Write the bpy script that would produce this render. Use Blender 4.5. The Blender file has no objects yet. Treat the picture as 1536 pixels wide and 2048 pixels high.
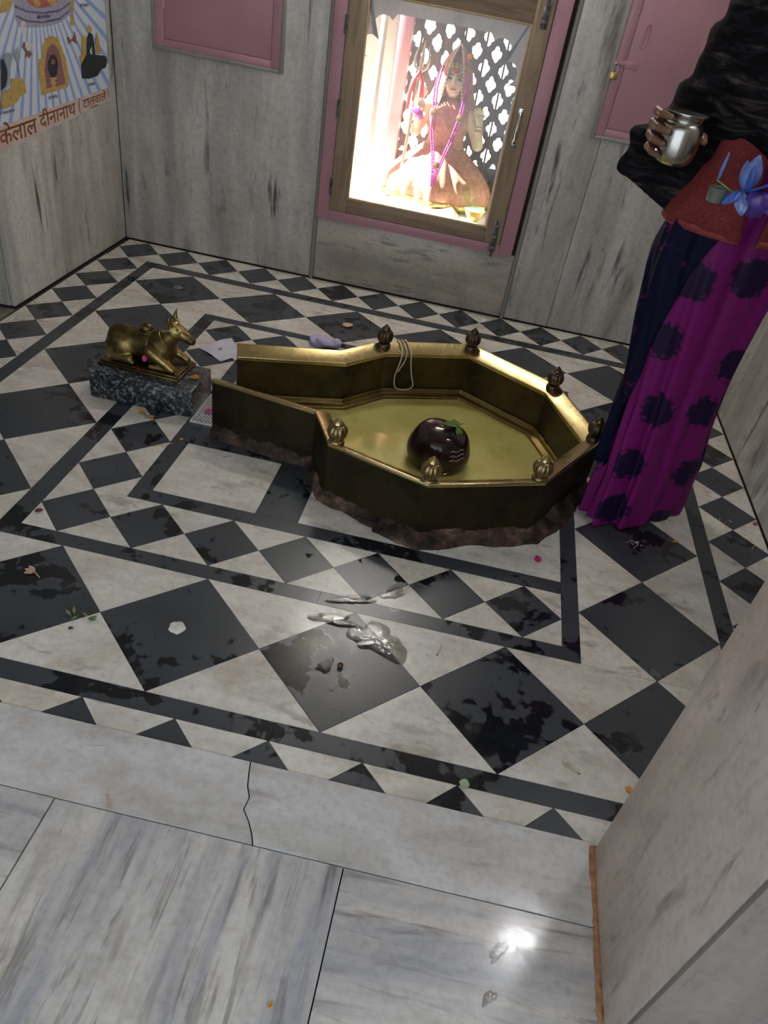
import bpy, bmesh, math, random
import numpy as np
from mathutils import Vector, Matrix

scene = bpy.context.scene
COL = scene.collection
random.seed(7)
PI = math.pi

# ------------------------------------------------------------------ camera
cam_data = bpy.data.cameras.new('camera')
cam = bpy.data.objects.new('camera', cam_data)
COL.objects.link(cam)
RW = Matrix(((0.97473509, 0.16706665, 0.14825733),      # camera right
             (0.22066835, -0.61745133, -0.75502274),    # camera down
             (-0.03459743, 0.76866286, -0.63871780)))   # camera forward
rot = Matrix((RW[0], -RW[1], -RW[2])).transposed()
cam.matrix_world = Matrix.Translation((0.76161, -1.29075, 1.42444)) @ rot.to_4x4()
cam_data.sensor_fit = 'VERTICAL'
cam_data.sensor_height = 32.0
cam_data.lens = 32.0 * 1490.69 / 2048.0
cam_data.shift_y = 114.47 / 2048.0
cam_data.shift_x = -2.816 / 2048.0
cam_data.clip_start = 0.02
cam_data.clip_end = 200
scene.camera = cam

# ------------------------------------------------------------------ world, sun, exposure
world = bpy.data.worlds.new('sky')
scene.world = world
world.use_nodes = True
bg = world.node_tree.nodes['Background']
bg.inputs['Color'].default_value = (0.80, 0.90, 1.0, 1)
bg.inputs['Strength'].default_value = 0.80

sun_data = bpy.data.lights.new('sun', 'SUN')
sun_data.energy = 42.0
sun_data.angle = math.radians(0.6)
sun_data.color = (1.0, 0.93, 0.82)
sun = bpy.data.objects.new('sun', sun_data)
COL.objects.link(sun)
sun.rotation_euler = Vector((0.75, -0.03, -0.60)).to_track_quat('-Z', 'Y').to_euler()
sun.location = (-4, 4, 5)

# daylight reaches the shrine room through the open side of the veranda: a sampling portal for the sky there
pd = bpy.data.lights.new('veranda_daylight_portal', 'AREA')
pd.shape = 'RECTANGLE'; pd.size = 5.0; pd.size_y = 2.7
pd.cycles.is_portal = True
po = bpy.data.objects.new('veranda_daylight_portal', pd)
COL.objects.link(po)
po.location = (0.4, -2.65, 1.35)
po.rotation_euler = Vector((0, 1, 0)).to_track_quat('-Z', 'Y').to_euler()

scene.view_settings.view_transform = 'Standard'
scene.view_settings.look = 'None'
scene.view_settings.gamma = 1.0
scene.view_settings.use_curve_mapping = False
scene.view_settings.exposure = 1.0

# ------------------------------------------------------------------ helpers
def link(o, parent=None, label=None, cat=None, group=None, kind=None):
    COL.objects.link(o)
    if parent is not None: o.parent = parent
    if label: o['label'] = label
    if cat: o['category'] = cat
    if group: o['group'] = group
    if kind: o['kind'] = kind
    return o

def empty(name, loc=(0, 0, 0), rz=0.0, **k):
    o = bpy.data.objects.new(name, None)
    o.empty_display_size = 0.05
    o.location = loc; o.rotation_euler = (0, 0, rz)
    return link(o, **k)

def mesh(name, v, f, m, parent=None, smooth=None, loc=None, rot=None, **k):
    me = bpy.data.meshes.new(name)
    me.from_pydata([tuple(p) for p in v], [], [tuple(q) for q in f])
    me.update()
    if smooth is not None:
        me.polygons.foreach_set('use_smooth', [True] * len(me.polygons))
        if smooth < 180: me.set_sharp_from_angle(angle=math.radians(smooth))
    if isinstance(m, (list, tuple)):
        for x in m: me.materials.append(x)
    elif m is not None: me.materials.append(m)
    o = bpy.data.objects.new(name, me)
    if loc is not None: o.location = loc
    if rot is not None: o.rotation_euler = rot
    return link(o, parent, **k)

class MB:
    def __init__(s): s.v = []; s.f = []
    def add(s, v, f):
        n = len(s.v); s.v += [tuple(p) for p in v]; s.f += [tuple(i + n for i in q) for q in f]; return s
    def box(s, a, b, bev=0.0):
        x0, y0, z0 = a; x1, y1, z1 = b
        if bev <= 0:
            v = [(x0,y0,z0),(x1,y0,z0),(x1,y1,z0),(x0,y1,z0),(x0,y0,z1),(x1,y0,z1),(x1,y1,z1),(x0,y1,z1)]
            return s.add(v, [(3,2,1,0),(4,5,6,7),(0,1,5,4),(1,2,6,5),(2,3,7,6),(3,0,4,7)])
        bm = bmesh.new(); bmesh.ops.create_cube(bm, size=1)
        for w in bm.verts:
            w.co = Vector((x0 if w.co.x < 0 else x1, y0 if w.co.y < 0 else y1, z0 if w.co.z < 0 else z1))
        bmesh.ops.bevel(bm, geom=bm.edges[:], offset=bev, segments=2, affect='EDGES', profile=0.5)
        bm.verts.index_update()
        s.add([w.co[:] for w in bm.verts], [[w.index for w in q.verts] for q in bm.faces]); bm.free(); return s
    def tube(s, pts, r, n=8, cap=True):
        pts = [Vector(p) for p in pts]; m = len(pts)
        if not hasattr(r, '__len__'): r = [r] * m
        v = []; f = []; up = None
        for i, p in enumerate(pts):
            d = (pts[min(i + 1, m - 1)] - pts[max(i - 1, 0)]).normalized()
            if up is None:
                up = Vector((0, 0, 1)) if abs(d.z) < 0.9 else Vector((1, 0, 0))
            a = d.cross(up).normalized(); b = a.cross(d).normalized(); up = b
            for k in range(n):
                t = 2 * PI * k / n
                v.append(p + (a * math.cos(t) + b * math.sin(t)) * r[i])
        for i in range(m - 1):
            for k in range(n):
                f.append((i*n+k, i*n+(k+1)%n, (i+1)*n+(k+1)%n, (i+1)*n+k))
        if cap:
            f.append(tuple(range(n-1, -1, -1))); f.append(tuple((m-1)*n + k for k in range(n)))
        return s.add(v, f)
    def lathe(s, prof, n=24, c=(0, 0, 0), flute=None):
        v = []; f = []; m = len(prof)
        for i, (r, z) in enumerate(prof):
            for k in range(n):
                t = 2 * PI * k / n
                rr = r * (flute(t, i) if flute else 1)
                v.append((c[0] + rr * math.cos(t), c[1] + rr * math.sin(t), c[2] + z))
        for i in range(m - 1):
            for k in range(n):
                f.append((i*n+k, i*n+(k+1)%n, (i+1)*n+(k+1)%n, (i+1)*n+k))
        f.append(tuple(range(n-1, -1, -1))); f.append(tuple((m-1)*n + k for k in range(n)))
        return s.add(v, f)
    def prism(s, poly, z0, z1, inset=0.0):
        n = len(poly)
        s.add([(x, y, z0) for x, y in poly] + [(x, y, z1) for x, y in poly],
              [tuple(range(n-1, -1, -1)), tuple(range(n, 2*n))] + [(i, (i+1) % n, n+(i+1) % n, n+i) for i in range(n)])
        return s
    def build(s, name, m, parent=None, **k): return mesh(name, s.v, s.f, m, parent, **k)

def box(name, a, b, m, parent=None, bev=0.0, **k):
    """box with its origin at the middle of its foot"""
    c = ((a[0]+b[0])/2, (a[1]+b[1])/2, a[2])
    return MB().box([a[i]-c[i] for i in range(3)], [b[i]-c[i] for i in range(3)], bev).build(name, m, parent, loc=c, smooth=30 if bev else None, **k)

def signed_area(p): return sum(p[i][0]*p[(i+1)%len(p)][1]-p[(i+1)%len(p)][0]*p[i][1] for i in range(len(p)))/2

def inset_poly(p, d):
    if signed_area(p) < 0: p = p[::-1]
    n = len(p); out = []
    for i in range(n):
        a, b, c = Vector(p[i-1]), Vector(p[i]), Vector(p[(i+1) % n])
        u = (b-a).normalized(); w = (c-b).normalized()
        n1 = Vector((-u.y, u.x)); n2 = Vector((-w.y, w.x))
        k = 1 + n1.dot(n2)
        out.append(tuple(b + (n1+n2) * (d / max(k, 0.3))))
    return out

# --- signed distance modelling: smooth unions turned into a mesh with surface nets
def length(a): return np.sqrt((a*a).sum(-1))
def capsule(p, a, b, ra, rb=None):
    rb = ra if rb is None else rb
    a = np.array(a, float); b = np.array(b, float); d = b-a
    t = np.clip(((p-a)@d)/max(d@d, 1e-12), 0, 1)
    return length(p-a-t[..., None]*d) - (ra+(rb-ra)*t)
def ellip(p, c, r, rz=0.0):
    q = p-np.array(c, float)
    if rz:
        cs, sn = math.cos(rz), math.sin(rz)
        q = np.stack([q[..., 0]*cs+q[..., 1]*sn, -q[..., 0]*sn+q[..., 1]*cs, q[..., 2]], -1)
    r = np.array(r, float)
    k0 = length(q/r); k1 = length(q/(r*r))
    return k0*(k0-1)/np.maximum(k1, 1e-9)
def smin(a, b, k):
    h = np.clip(0.5+0.5*(b-a)/k, 0, 1)
    return b*(1-h)+a*h-k*h*(1-h)
def tri(p, a, b, c, th):
    a, b, c = (np.array(x, float) for x in (a, b, c))
    ba, cb, ac = b-a, c-b, a-c
    pa, pb, pc = p-a, p-b, p-c
    n = np.cross(ba, ac)
    def seg(e, q):
        t = np.clip((q@e)/(e@e), 0, 1); w = e*t[..., None]-q; return (w*w).sum(-1)
    s = np.sign(pa@np.cross(ba, n))+np.sign(pb@np.cross(cb, n))+np.sign(pc@np.cross(ac, n))
    d = np.where(s < 2, np.minimum(np.minimum(seg(ba, pa), seg(cb, pb)), seg(ac, pc)), (pa@n)**2/(n@n))
    return np.sqrt(d)-th
def nets(fun, lo, hi, h):
    lo = np.array(lo, float); hi = np.array(hi, float)
    n = np.ceil((hi-lo)/h).astype(int)+1
    ax = [lo[i]+h*np.arange(n[i]) for i in range(3)]
    val = np.empty(n)
    for i in range(0, n[0], 8):
        g = np.stack(np.meshgrid(ax[0][i:i+8], ax[1], ax[2], indexing='ij'), -1)
        val[i:i+8] = fun(g)
    ins = val < 0
    s = sum(ins[a:n[0]-1+a, b:n[1]-1+b, c:n[2]-1+c].astype(int) for a in (0, 1) for b in (0, 1) for c in (0, 1))
    act = (s > 0) & (s < 8)
    idx = -np.ones(act.shape, int); cells = np.argwhere(act); idx[act] = np.arange(len(cells))
    acc = np.zeros((len(cells), 3)); cnt = np.zeros(len(cells))
    cor = [(a, b, c) for a in (0, 1) for b in (0, 1) for c in (0, 1)]
    for c0 in cor:
        for axis in range(3):
            if c0[axis]: continue
            c1 = list(c0); c1[axis] = 1
            v0 = val[cells[:, 0]+c0[0], cells[:, 1]+c0[1], cells[:, 2]+c0[2]]
            v1 = val[cells[:, 0]+c1[0], cells[:, 1]+c1[1], cells[:, 2]+c1[2]]
            x = (v0 < 0) != (v1 < 0)
            t = np.where(x, v0/np.where(x, v0-v1, 1), 0)
            pt = np.tile(np.array(c0, float), (len(cells), 1)); pt[:, axis] = t
            acc[x] += pt[x]; cnt[x] += 1
    verts = lo+(cells+acc/cnt[:, None])*h
    faces = []
    for axis in range(3):
        u, w = (axis+1) % 3, (axis+2) % 3
        sl0 = [slice(None)]*3; sl1 = [slice(None)]*3
        sl0[axis] = slice(0, -1); sl1[axis] = slice(1, None)
        a = ins[tuple(sl0)]; b = ins[tuple(sl1)]
        for e in np.argwhere(a != b):
            if e[u] == 0 or e[w] == 0 or e[u] >= n[u]-1 or e[w] >= n[w]-1: continue
            q = []
            for du, dw in ((0, 0), (-1, 0), (-1, -1), (0, -1)):
                c = e.copy(); c[u] += du; c[w] += dw; q.append(idx[tuple(c)])
            faces.append(q if a[tuple(e)] else q[::-1])
    return verts, faces
def net_obj(name, fun, lo, hi, h, m, parent=None, loc=(0, 0, 0), **k):
    v, f = nets(fun, lo, hi, h)
    return mesh(name, v, f, m, parent, smooth=180, loc=loc, **k)

def copy_tree(o, parent=None):
    c = o.copy(); COL.objects.link(c)
    if parent is not None: c.parent = parent
    for ch in list(o.children): copy_tree(ch, c)
    return c

# ------------------------------------------------------------------ materials
def new_mat(name):
    m = bpy.data.materials.new(name); m.use_nodes = True
    nt = m.node_tree; return m, nt, nt.nodes['Principled BSDF']
def N(nt, t, **inp):
    n = nt.nodes.new(t)
    for k, v in inp.items():
        if k in n.inputs: n.inputs[k].default_value = v
        else: setattr(n, k, v)
    return n
def L(nt, a, b): nt.links.new(a, b)
def rgba(c): return (c[0], c[1], c[2], 1.0)
def ramp(nt, src, stops):
    r = nt.nodes.new('ShaderNodeValToRGB'); e = r.color_ramp.elements
    while len(e) < len(stops): e.new(0.5)
    for x, (p, c) in zip(e, stops):
        x.position = p; x.color = rgba(c) if hasattr(c, '__len__') else (c, c, c, 1)
    L(nt, src, r.inputs[0]); return r.outputs[0]
def mixc(nt, fac, a, b):
    m = nt.nodes.new('ShaderNodeMix'); m.data_type = 'RGBA'
    for s, v in ((m.inputs[0], fac), (m.inputs[6], a), (m.inputs[7], b)):
        if hasattr(v, 'links') or hasattr(v, 'is_linked'): L(nt, v, s)
        elif hasattr(v, '__len__'): s.default_value = rgba(v)
        else: s.default_value = v
    return m.outputs[2]
def coords(nt, scale, rnd=True, where='Object', rot=(0, 0, 0)):
    tc = nt.nodes.new('ShaderNodeTexCoord'); src = tc.outputs[where] if where else None
    if where is None:
        g = nt.nodes.new('ShaderNodeNewGeometry'); src = g.outputs['Position']
    mp = nt.nodes.new('ShaderNodeMapping'); mp.inputs['Scale'].default_value = scale; mp.inputs['Rotation'].default_value = rot
    if rnd:
        oi = nt.nodes.new('ShaderNodeObjectInfo')
        mul = nt.nodes.new('ShaderNodeMath'); mul.operation = 'MULTIPLY'; mul.inputs[1].default_value = 37.0
        L(nt, oi.outputs['Random'], mul.inputs[0])
        ad = nt.nodes.new('ShaderNodeVectorMath'); ad.operation = 'ADD'
        L(nt, src, ad.inputs[0]); L(nt, mul.outputs[0], ad.inputs[1]); src = ad.outputs[0]
    L(nt, src, mp.inputs['Vector']); return mp.outputs[0]
def noise(nt, vec, scale, detail=4, rough=0.55, dist=0.0):
    n = N(nt, 'ShaderNodeTexNoise', Scale=scale, Detail=detail, Roughness=rough, Distortion=dist)
    L(nt, vec, n.inputs['Vector']); return n.outputs[0]
def bump(nt, bs, h, strength=0.2, dist=0.002):
    b = N(nt, 'ShaderNodeBump', Strength=strength, Distance=dist)
    L(nt, h, b.inputs['Height']); L(nt, b.outputs[0], bs.inputs['Normal'])

def plain(name, col, rough=0.5, metal=0.0, var=0.15, nscale=30, spec=0.5, bmp=0.0):
    m, nt, bs = new_mat(name)
    vec = coords(nt, (1, 1, 1)); n = noise(nt, vec, nscale)
    c = ramp(nt, n, [(0.3, [x*(1-var) for x in col]), (0.7, [min(1, x*(1+var)) for x in col])])
    L(nt, c, bs.inputs['Base Color'])
    bs.inputs['Roughness'].default_value = rough; bs.inputs['Metallic'].default_value = metal
    bs.inputs['Specular IOR Level'].default_value = spec
    if bmp: bump(nt, bs, n, bmp)
    return m

def marble(name, light, mid, dark, scale, rough=0.3, dark_amt=1.0, stain=(0.30, 0.22, 0.13), stain_amt=0.35, rot=(0, 0, 0), wet=False, vein=(0.60, 0.72), fleck=0.0, warm=0.0):
    """veined stone: clouds, drawn-out streaks along the axis with the small scale, thin dark veins, dirt stains"""
    m, nt, bs = new_mat(name)
    vec = coords(nt, scale, rot=rot); iso = coords(nt, (1, 1, 1))
    cloud = noise(nt, vec, 1.0, 5, 0.6, 0.4)
    c = ramp(nt, cloud, [(0.32, mid), (0.62, light)])
    st = noise(nt, vec, 3.2, 8, 0.68, 0.7)
    f = ramp(nt, st, [(vein[0], 0.0), (vein[1], dark_amt)])
    c = mixc(nt, f, c, dark)
    if fleck:
        fl = noise(nt, vec, 2.1, 4, 0.6, 0.2); cl_ = noise(nt, coords(nt, (1, 1, 1)), 2.6, 2)
        mm = N(nt, 'ShaderNodeMath', operation='MULTIPLY'); L(nt, ramp(nt, fl, [(0.56, 0.0), (0.66, fleck)]), mm.inputs[0]); L(nt, ramp(nt, cl_, [(0.42, 0.0), (0.60, 1.0)]), mm.inputs[1])
        c = mixc(nt, mm.outputs[0], c, dark)
    gr = noise(nt, iso, 55, 4, 0.6)
    c2 = mixc(nt, ramp(nt, gr, [(0.45, 0.0), (0.85, 0.35)]), c, dark)
    sn = noise(nt, iso, 4.5, 5, 0.65)
    c3 = mixc(nt, ramp(nt, sn, [(0.55, 0.0), (0.78, stain_amt)]), c2, stain)
    if warm:
        oi = nt.nodes.new('ShaderNodeObjectInfo'); big = noise(nt, iso, 2.2, 3)
        mw = N(nt, 'ShaderNodeMath', operation='MULTIPLY'); L(nt, oi.outputs['Random'], mw.inputs[0]); L(nt, ramp(nt, big, [(0.35, 0.2), (0.65, 1.0)]), mw.inputs[1])
        m2 = N(nt, 'ShaderNodeMath', operation='MULTIPLY'); L(nt, mw.outputs[0], m2.inputs[0]); m2.inputs[1].default_value = warm
        c3 = mixc(nt, m2.outputs[0], c3, (0.66, 0.52, 0.30))
    L(nt, c3, bs.inputs['Base Color'])
    if wet:
        wp = coords(nt, (1, 1, 1), rnd=False, where=None)
        w1 = noise(nt, wp, 3.1, 5, 0.62, 0.3)
        L(nt, ramp(nt, w1, [(0.40, rough*1.15), (0.50, rough), (0.58, rough*0.55), (0.66, 0.10)]), bs.inputs['Roughness'])
        L(nt, wp, nt.nodes.new('ShaderNodeVectorMath').inputs[0])
    else:
        L(nt, ramp(nt, sn, [(0.3, rough*0.85), (0.8, rough*1.25)]), bs.inputs['Roughness'])
    bump(nt, bs, gr, 0.05, 0.001)
    return m

def black_stone(name):
    m, nt, bs = new_mat(name)
    wp = coords(nt, (1, 1, 1), rnd=False, where=None); iso = coords(nt, (1, 1, 1))
    w1 = noise(nt, wp, 3.1, 5, 0.62, 0.3); sm = noise(nt, wp, 16, 2, 0.5, 0.3)
    add = N(nt, 'ShaderNodeMath', operation='ADD'); L(nt, w1, add.inputs[0])
    ms = N(nt, 'ShaderNodeMath', operation='MULTIPLY'); L(nt, sm, ms.inputs[0]); ms.inputs[1].default_value = 0.45; L(nt, ms.outputs[0], add.inputs[1])
    wet = ramp(nt, add.outputs[0], [(0.785, 0.0), (0.80, 1.0)])
    cl = noise(nt, iso, 5, 4)
    dry = ramp(nt, cl, [(0.3, (0.036, 0.041, 0.049)), (0.7, (0.052, 0.058, 0.068))])
    c = mixc(nt, wet, dry, (0.010, 0.011, 0.014))
    fine = noise(nt, iso, 120, 3)
    c = mixc(nt, ramp(nt, fine, [(0.62, 0.0), (0.8, 0.18)]), c, (0.16, 0.16, 0.16))
    L(nt, c, bs.inputs['Base Color'])
    L(nt, ramp(nt, add.outputs[0], [(0.70, 0.30), (0.785, 0.27), (0.80, 0.08)]), bs.inputs['Roughness'])
    bump(nt, bs, sm, 0.04, 0.001)
    return m

def metal(name, col, dark, rough=0.3, nscale=9, amt=(0.42, 0.68), metallic=1.0, bmp=0.08, spots=0.0, spec=0.5):
    m, nt, bs = new_mat(name)
    vec = coords(nt, (1, 1, 1)); n = noise(nt, vec, nscale, 6, 0.65)
    c = mixc(nt, ramp(nt, n, [(amt[0], 0.0), (amt[1], 1.0)]), col, dark)
    fine = noise(nt, vec, nscale*9, 3)
    if spots: c = mixc(nt, ramp(nt, fine, [(0.60, 0.0), (0.72, spots)]), c, dark)
    L(nt, c, bs.inputs['Base Color'])
    bs.inputs['Metallic'].default_value = metallic; bs.inputs['Specular IOR Level'].default_value = spec
    L(nt, ramp(nt, n, [(0.3, rough*0.8), (0.75, min(1, rough*1.5))]), bs.inputs['Roughness'])
    bump(nt, bs, fine, bmp, 0.001)
    return m

def wood(name, light, dark, axis='z'):
    m, nt, bs = new_mat(name)
    sc = {'z': (14, 14, 1.2), 'x': (1.2, 14, 14)}[axis]
    vec = coords(nt, sc); n = noise(nt, vec, 2.2, 6, 0.6, 1.2)
    c = ramp(nt, n, [(0.30, dark), (0.55, light), (0.8, [x*1.12 for x in light])])
    iso = coords(nt, (1, 1, 1)); sn = noise(nt, iso, 7, 4)
    c = mixc(nt, ramp(nt, sn, [(0.6, 0.0), (0.8, 0.55)]), c, dark)
    L(nt, c, bs.inputs['Base Color']); bs.inputs['Roughness'].default_value = 0.55
    bump(nt, bs, n, 0.08, 0.001); return m

def pink_paint(name):
    m, nt, bs = new_mat(name)
    vec = coords(nt, (1, 1, 1)); n = noise(nt, vec, 3, 5)
    c = ramp(nt, n, [(0.3, (0.47, 0.235, 0.29)), (0.7, (0.55, 0.29, 0.33))])
    ch = noise(nt, vec, 42, 5, 0.7)
    c = mixc(nt, ramp(nt, ch, [(0.70, 0.0), (0.74, 0.8)]), c, (0.16, 0.06, 0.04))
    L(nt, c, bs.inputs['Base Color']); bs.inputs['Roughness'].default_value = 0.42
    bump(nt, bs, n, 0.05, 0.002); return m

def granite(name):
    m, nt, bs = new_mat(name)
    vec = coords(nt, (1, 1, 1)); n = noise(nt, vec, 95, 3, 0.6); n2 = noise(nt, vec, 45, 2)
    c = ramp(nt, n, [(0.44, (0.012, 0.014, 0.017)), (0.54, (0.06, 0.068, 0.075)), (0.65, (0.26, 0.27, 0.28))])
    c = mixc(nt, ramp(nt, n2, [(0.52, 0.0), (0.60, 0.75)]), c, (0.015, 0.016, 0.018))
    L(nt, c, bs.inputs['Base Color']); bs.inputs['Roughness'].default_value = 0.28; return m

def mortar(name):
    m, nt, bs = new_mat(name)
    vec = coords(nt, (1, 1, 1)); n = noise(nt, vec, 11, 6, 0.7); n2 = noise(nt, vec, 60, 4)
    c = ramp(nt, n, [(0.40, (0.012, 0.009, 0.007)), (0.54, (0.070, 0.040, 0.026)), (0.70, (0.25, 0.15, 0.105))])
    c = mixc(nt, ramp(nt, n2, [(0.5, 0.0), (0.8, 0.5)]), c, (0.03, 0.022, 0.018))
    L(nt, c, bs.inputs['Base Color']); bs.inputs['Roughness'].default_value = 0.65; bs.inputs['Specular IOR Level'].default_value = 0.25
    bump(nt, bs, n2, 0.6, 0.006); return m

def glass_dusty(name):
    m = bpy.data.materials.new(name); m.use_nodes = True; nt = m.node_tree; nt.nodes.clear()
    out = nt.nodes.new('ShaderNodeOutputMaterial')
    tr = N(nt, 'ShaderNodeBsdfTransparent'); df = N(nt, 'ShaderNodeBsdfDiffuse', Color=(0.9, 0.88, 0.84, 1)); gl = N(nt, 'ShaderNodeBsdfGlossy', Roughness=0.02)
    tl = N(nt, 'ShaderNodeBsdfTranslucent', Color=(0.9, 0.88, 0.84, 1))
    a = nt.nodes.new('ShaderNodeAddShader'); 
    mx0 = N(nt, 'ShaderNodeMixShader', Fac=0.5); L(nt, df.outputs[0], mx0.inputs[1]); L(nt, tl.outputs[0], mx0.inputs[2])
    vec = coords(nt, (1, 1, 1), rnd=False); n = noise(nt, vec, 7, 6, 0.7); sp = noise(nt, vec, 160, 2)
    f = ramp(nt, n, [(0.3, 0.015), (0.75, 0.085)]); f2 = ramp(nt, sp, [(0.68, 0.0), (0.74, 0.25)])
    ad = N(nt, 'ShaderNodeMath', operation='ADD'); L(nt, f, ad.inputs[0]); L(nt, f2, ad.inputs[1])
    mx = nt.nodes.new('ShaderNodeMixShader'); L(nt, ad.outputs[0], mx.inputs[0]); L(nt, tr.outputs[0], mx.inputs[1]); L(nt, mx0.outputs[0], mx.inputs[2])
    m2 = N(nt, 'ShaderNodeMixShader', Fac=0.05); L(nt, mx.outputs[0], m2.inputs[1]); L(nt, gl.outputs[0], m2.inputs[2])
    L(nt, m2.outputs[0], out.inputs[0]); return m

def emit(name, col, s):
    m, nt, bs = new_mat(name)
    bs.inputs['Base Color'].default_value = rgba(col)
    bs.inputs['Emission Color'].default_value = rgba(col); bs.inputs['Emission Strength'].default_value = s; return m

M = {}
M['wall'] = marble('wall_marble', (0.72, 0.69, 0.63), (0.41, 0.395, 0.355), (0.075, 0.078, 0.08), (7.5, 7.5, 1.0), 0.30, 0.9, stain=(0.30, 0.20, 0.12), stain_amt=0.40, fleck=0.95)
M['wall_h'] = marble('wall_marble_flat_grain', (0.60, 0.54, 0.46), (0.38, 0.345, 0.29), (0.07, 0.065, 0.06), (1.1, 7, 7), 0.32, 0.8, stain=(0.25, 0.15, 0.09), stain_amt=0.5, fleck=0.9)
M['jamb'] = marble('jamb_marble', (0.70, 0.60, 0.525), (0.46, 0.39, 0.34), (0.12, 0.105, 0.10), (6.0, 6.0, 1.5), 0.34, 0.9, stain=(0.30, 0.19, 0.13), stain_amt=0.3, fleck=0.7, rot=(0.28, 0, 0))
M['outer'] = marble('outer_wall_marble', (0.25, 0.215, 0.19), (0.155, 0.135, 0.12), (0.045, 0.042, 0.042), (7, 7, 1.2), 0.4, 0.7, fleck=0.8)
M['white'] = marble('white_tile_marble', (0.76, 0.74, 0.69), (0.57, 0.545, 0.49), (0.20, 0.165, 0.13), (4.0, 9, 4), 0.27, 0.60, stain=(0.36, 0.24, 0.12), stain_amt=0.65, wet=True, vein=(0.575, 0.72), fleck=0.55, warm=0.16)
M['black'] = black_stone('black_tile_stone')
M['thresh'] = marble('threshold_marble', (0.66, 0.65, 0.65), (0.50, 0.485, 0.46), (0.20, 0.17, 0.14), (4, 11, 3), 0.2, 0.6, stain=(0.36, 0.26, 0.17), stain_amt=0.55, fleck=0.4, wet=True, vein=(0.62, 0.78))
M['slab_y'] = marble('veranda_marble_lengthwise', (0.64, 0.61, 0.57), (0.33, 0.335, 0.37), (0.17, 0.14, 0.115), (14, 1.3, 3), 0.24, 0.75, stain=(0.26, 0.21, 0.15), stain_amt=0.5, fleck=0.7, vein=(0.54, 0.70), wet=True, rot=(0, 0, 0.12))
M['slab_x'] = marble('veranda_marble_crosswise', (0.62, 0.59, 0.555), (0.36, 0.365, 0.39), (0.18, 0.15, 0.12), (1.3, 12, 3), 0.24, 0.75, stain=(0.26, 0.21, 0.15), stain_amt=0.5, fleck=0.7, vein=(0.54, 0.70), wet=True, rot=(0, 0, 0.1))
M['grout'] = plain('grout', (0.045, 0.035, 0.028), 0.8, nscale=40)
M['plaster'] = plain('ceiling_plaster', (0.55, 0.52, 0.47), 0.8, nscale=4)
M['bead'] = marble('stone_bead', (0.40, 0.37, 0.33), (0.30, 0.27, 0.24), (0.12, 0.1, 0.09), (6, 6, 1), 0.4, 0.6)
M['pink'] = pink_paint('pink_paint')
M['wood_z'] = wood('plain_wood_upright', (0.36, 0.26, 0.165), (0.20, 0.125, 0.075), 'z')
M['wood_x'] = wood('plain_wood_across', (0.33, 0.23, 0.15), (0.17, 0.105, 0.065), 'x')
M['beading'] = plain('glazing_bead_wood', (0.48, 0.36, 0.20), 0.45, nscale=60)
M['glass'] = glass_dusty('dusty_glass')
M['iron'] = metal('dull_iron', (0.26, 0.25, 0.24), (0.10, 0.085, 0.07), 0.45, 30)
M['steel'] = metal('bright_steel', (0.62, 0.61, 0.57), (0.40, 0.38, 0.34), 0.20, 6, bmp=0.02)
M['grate'] = metal('drain_steel', (0.80, 0.81, 0.82), (0.60, 0.60, 0.60), 0.35, 12, metallic=0.35)
M['brass_floor'] = metal('wet_brass', (0.80, 0.72, 0.25), (0.64, 0.56, 0.16), 0.10, 5, metallic=0.25, bmp=0.10)
M['brass_rim'] = metal('rubbed_brass', (0.62, 0.50, 0.24), (0.36, 0.27, 0.12), 0.26, 7)
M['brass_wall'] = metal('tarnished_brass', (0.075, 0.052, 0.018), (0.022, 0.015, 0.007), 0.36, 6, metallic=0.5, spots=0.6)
M['brass_outer'] = metal('shaded_tarnish_brass', (0.036, 0.026, 0.011), (0.011, 0.008, 0.005), 0.5, 6, metallic=0.35, spots=0.5, spec=0.15)  # tarnish plus the backlit shade of the outer side, both in the colour
M['brass_step'] = metal('stepped_brass', (0.40, 0.30, 0.115), (0.20, 0.145, 0.055), 0.3, 8)
M['bronze'] = metal('finial_brass', (0.40, 0.31, 0.15), (0.20, 0.14, 0.075), 0.27, 9)
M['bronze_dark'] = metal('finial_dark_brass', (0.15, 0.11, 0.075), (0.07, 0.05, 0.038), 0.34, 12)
M['bull'] = metal('bull_brass', (0.38, 0.28, 0.095), (0.09, 0.062, 0.024), 0.30, 11, (0.35, 0.60), metallic=0.9, spots=0.7)
M['bull_base'] = metal('bull_base_brass', (0.20, 0.14, 0.06), (0.07, 0.045, 0.02), 0.3, 14)
M['granite'] = granite('speckled_granite')
M['mortar'] = mortar('dirty_mortar')
M['linga'] = plain('dark_polished_stone', (0.030, 0.014, 0.013), 0.10, nscale=8, var=0.4)
M['ash'] = plain('ash_paste', (0.20, 0.17, 0.14), 0.7, nscale=80, var=0.4)
M['leaf'] = plain('green_leaf', (0.13, 0.26, 0.06), 0.35, nscale=40, var=0.3)
M['leaf_pale'] = plain('pale_leaf', (0.30, 0.36, 0.26), 0.5)
M['thread'] = plain('cotton_thread', (0.62, 0.52, 0.38), 0.85, nscale=120)
M['paper'] = plain('white_paper', (0.60, 0.60, 0.70), 0.75, nscale=25, var=0.08)
M['paper_lilac'] = plain('lilac_paper', (0.52, 0.48, 0.70), 0.6, nscale=25, var=0.1)
M['stamp'] = plain('grey_stamp', (0.30, 0.31, 0.36), 0.8)
M['marigold'] = plain('marigold_petal', (0.85, 0.33, 0.015), 0.6, nscale=90, var=0.3)
M['stem'] = plain('dry_stem', (0.22, 0.20, 0.09), 0.7)
M['rose'] = plain('rose_petal', (0.52, 0.035, 0.17), 0.5, nscale=60, var=0.3)
M['rose_dark'] = plain('withered_petal', (0.13, 0.015, 0.05), 0.6)
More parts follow.
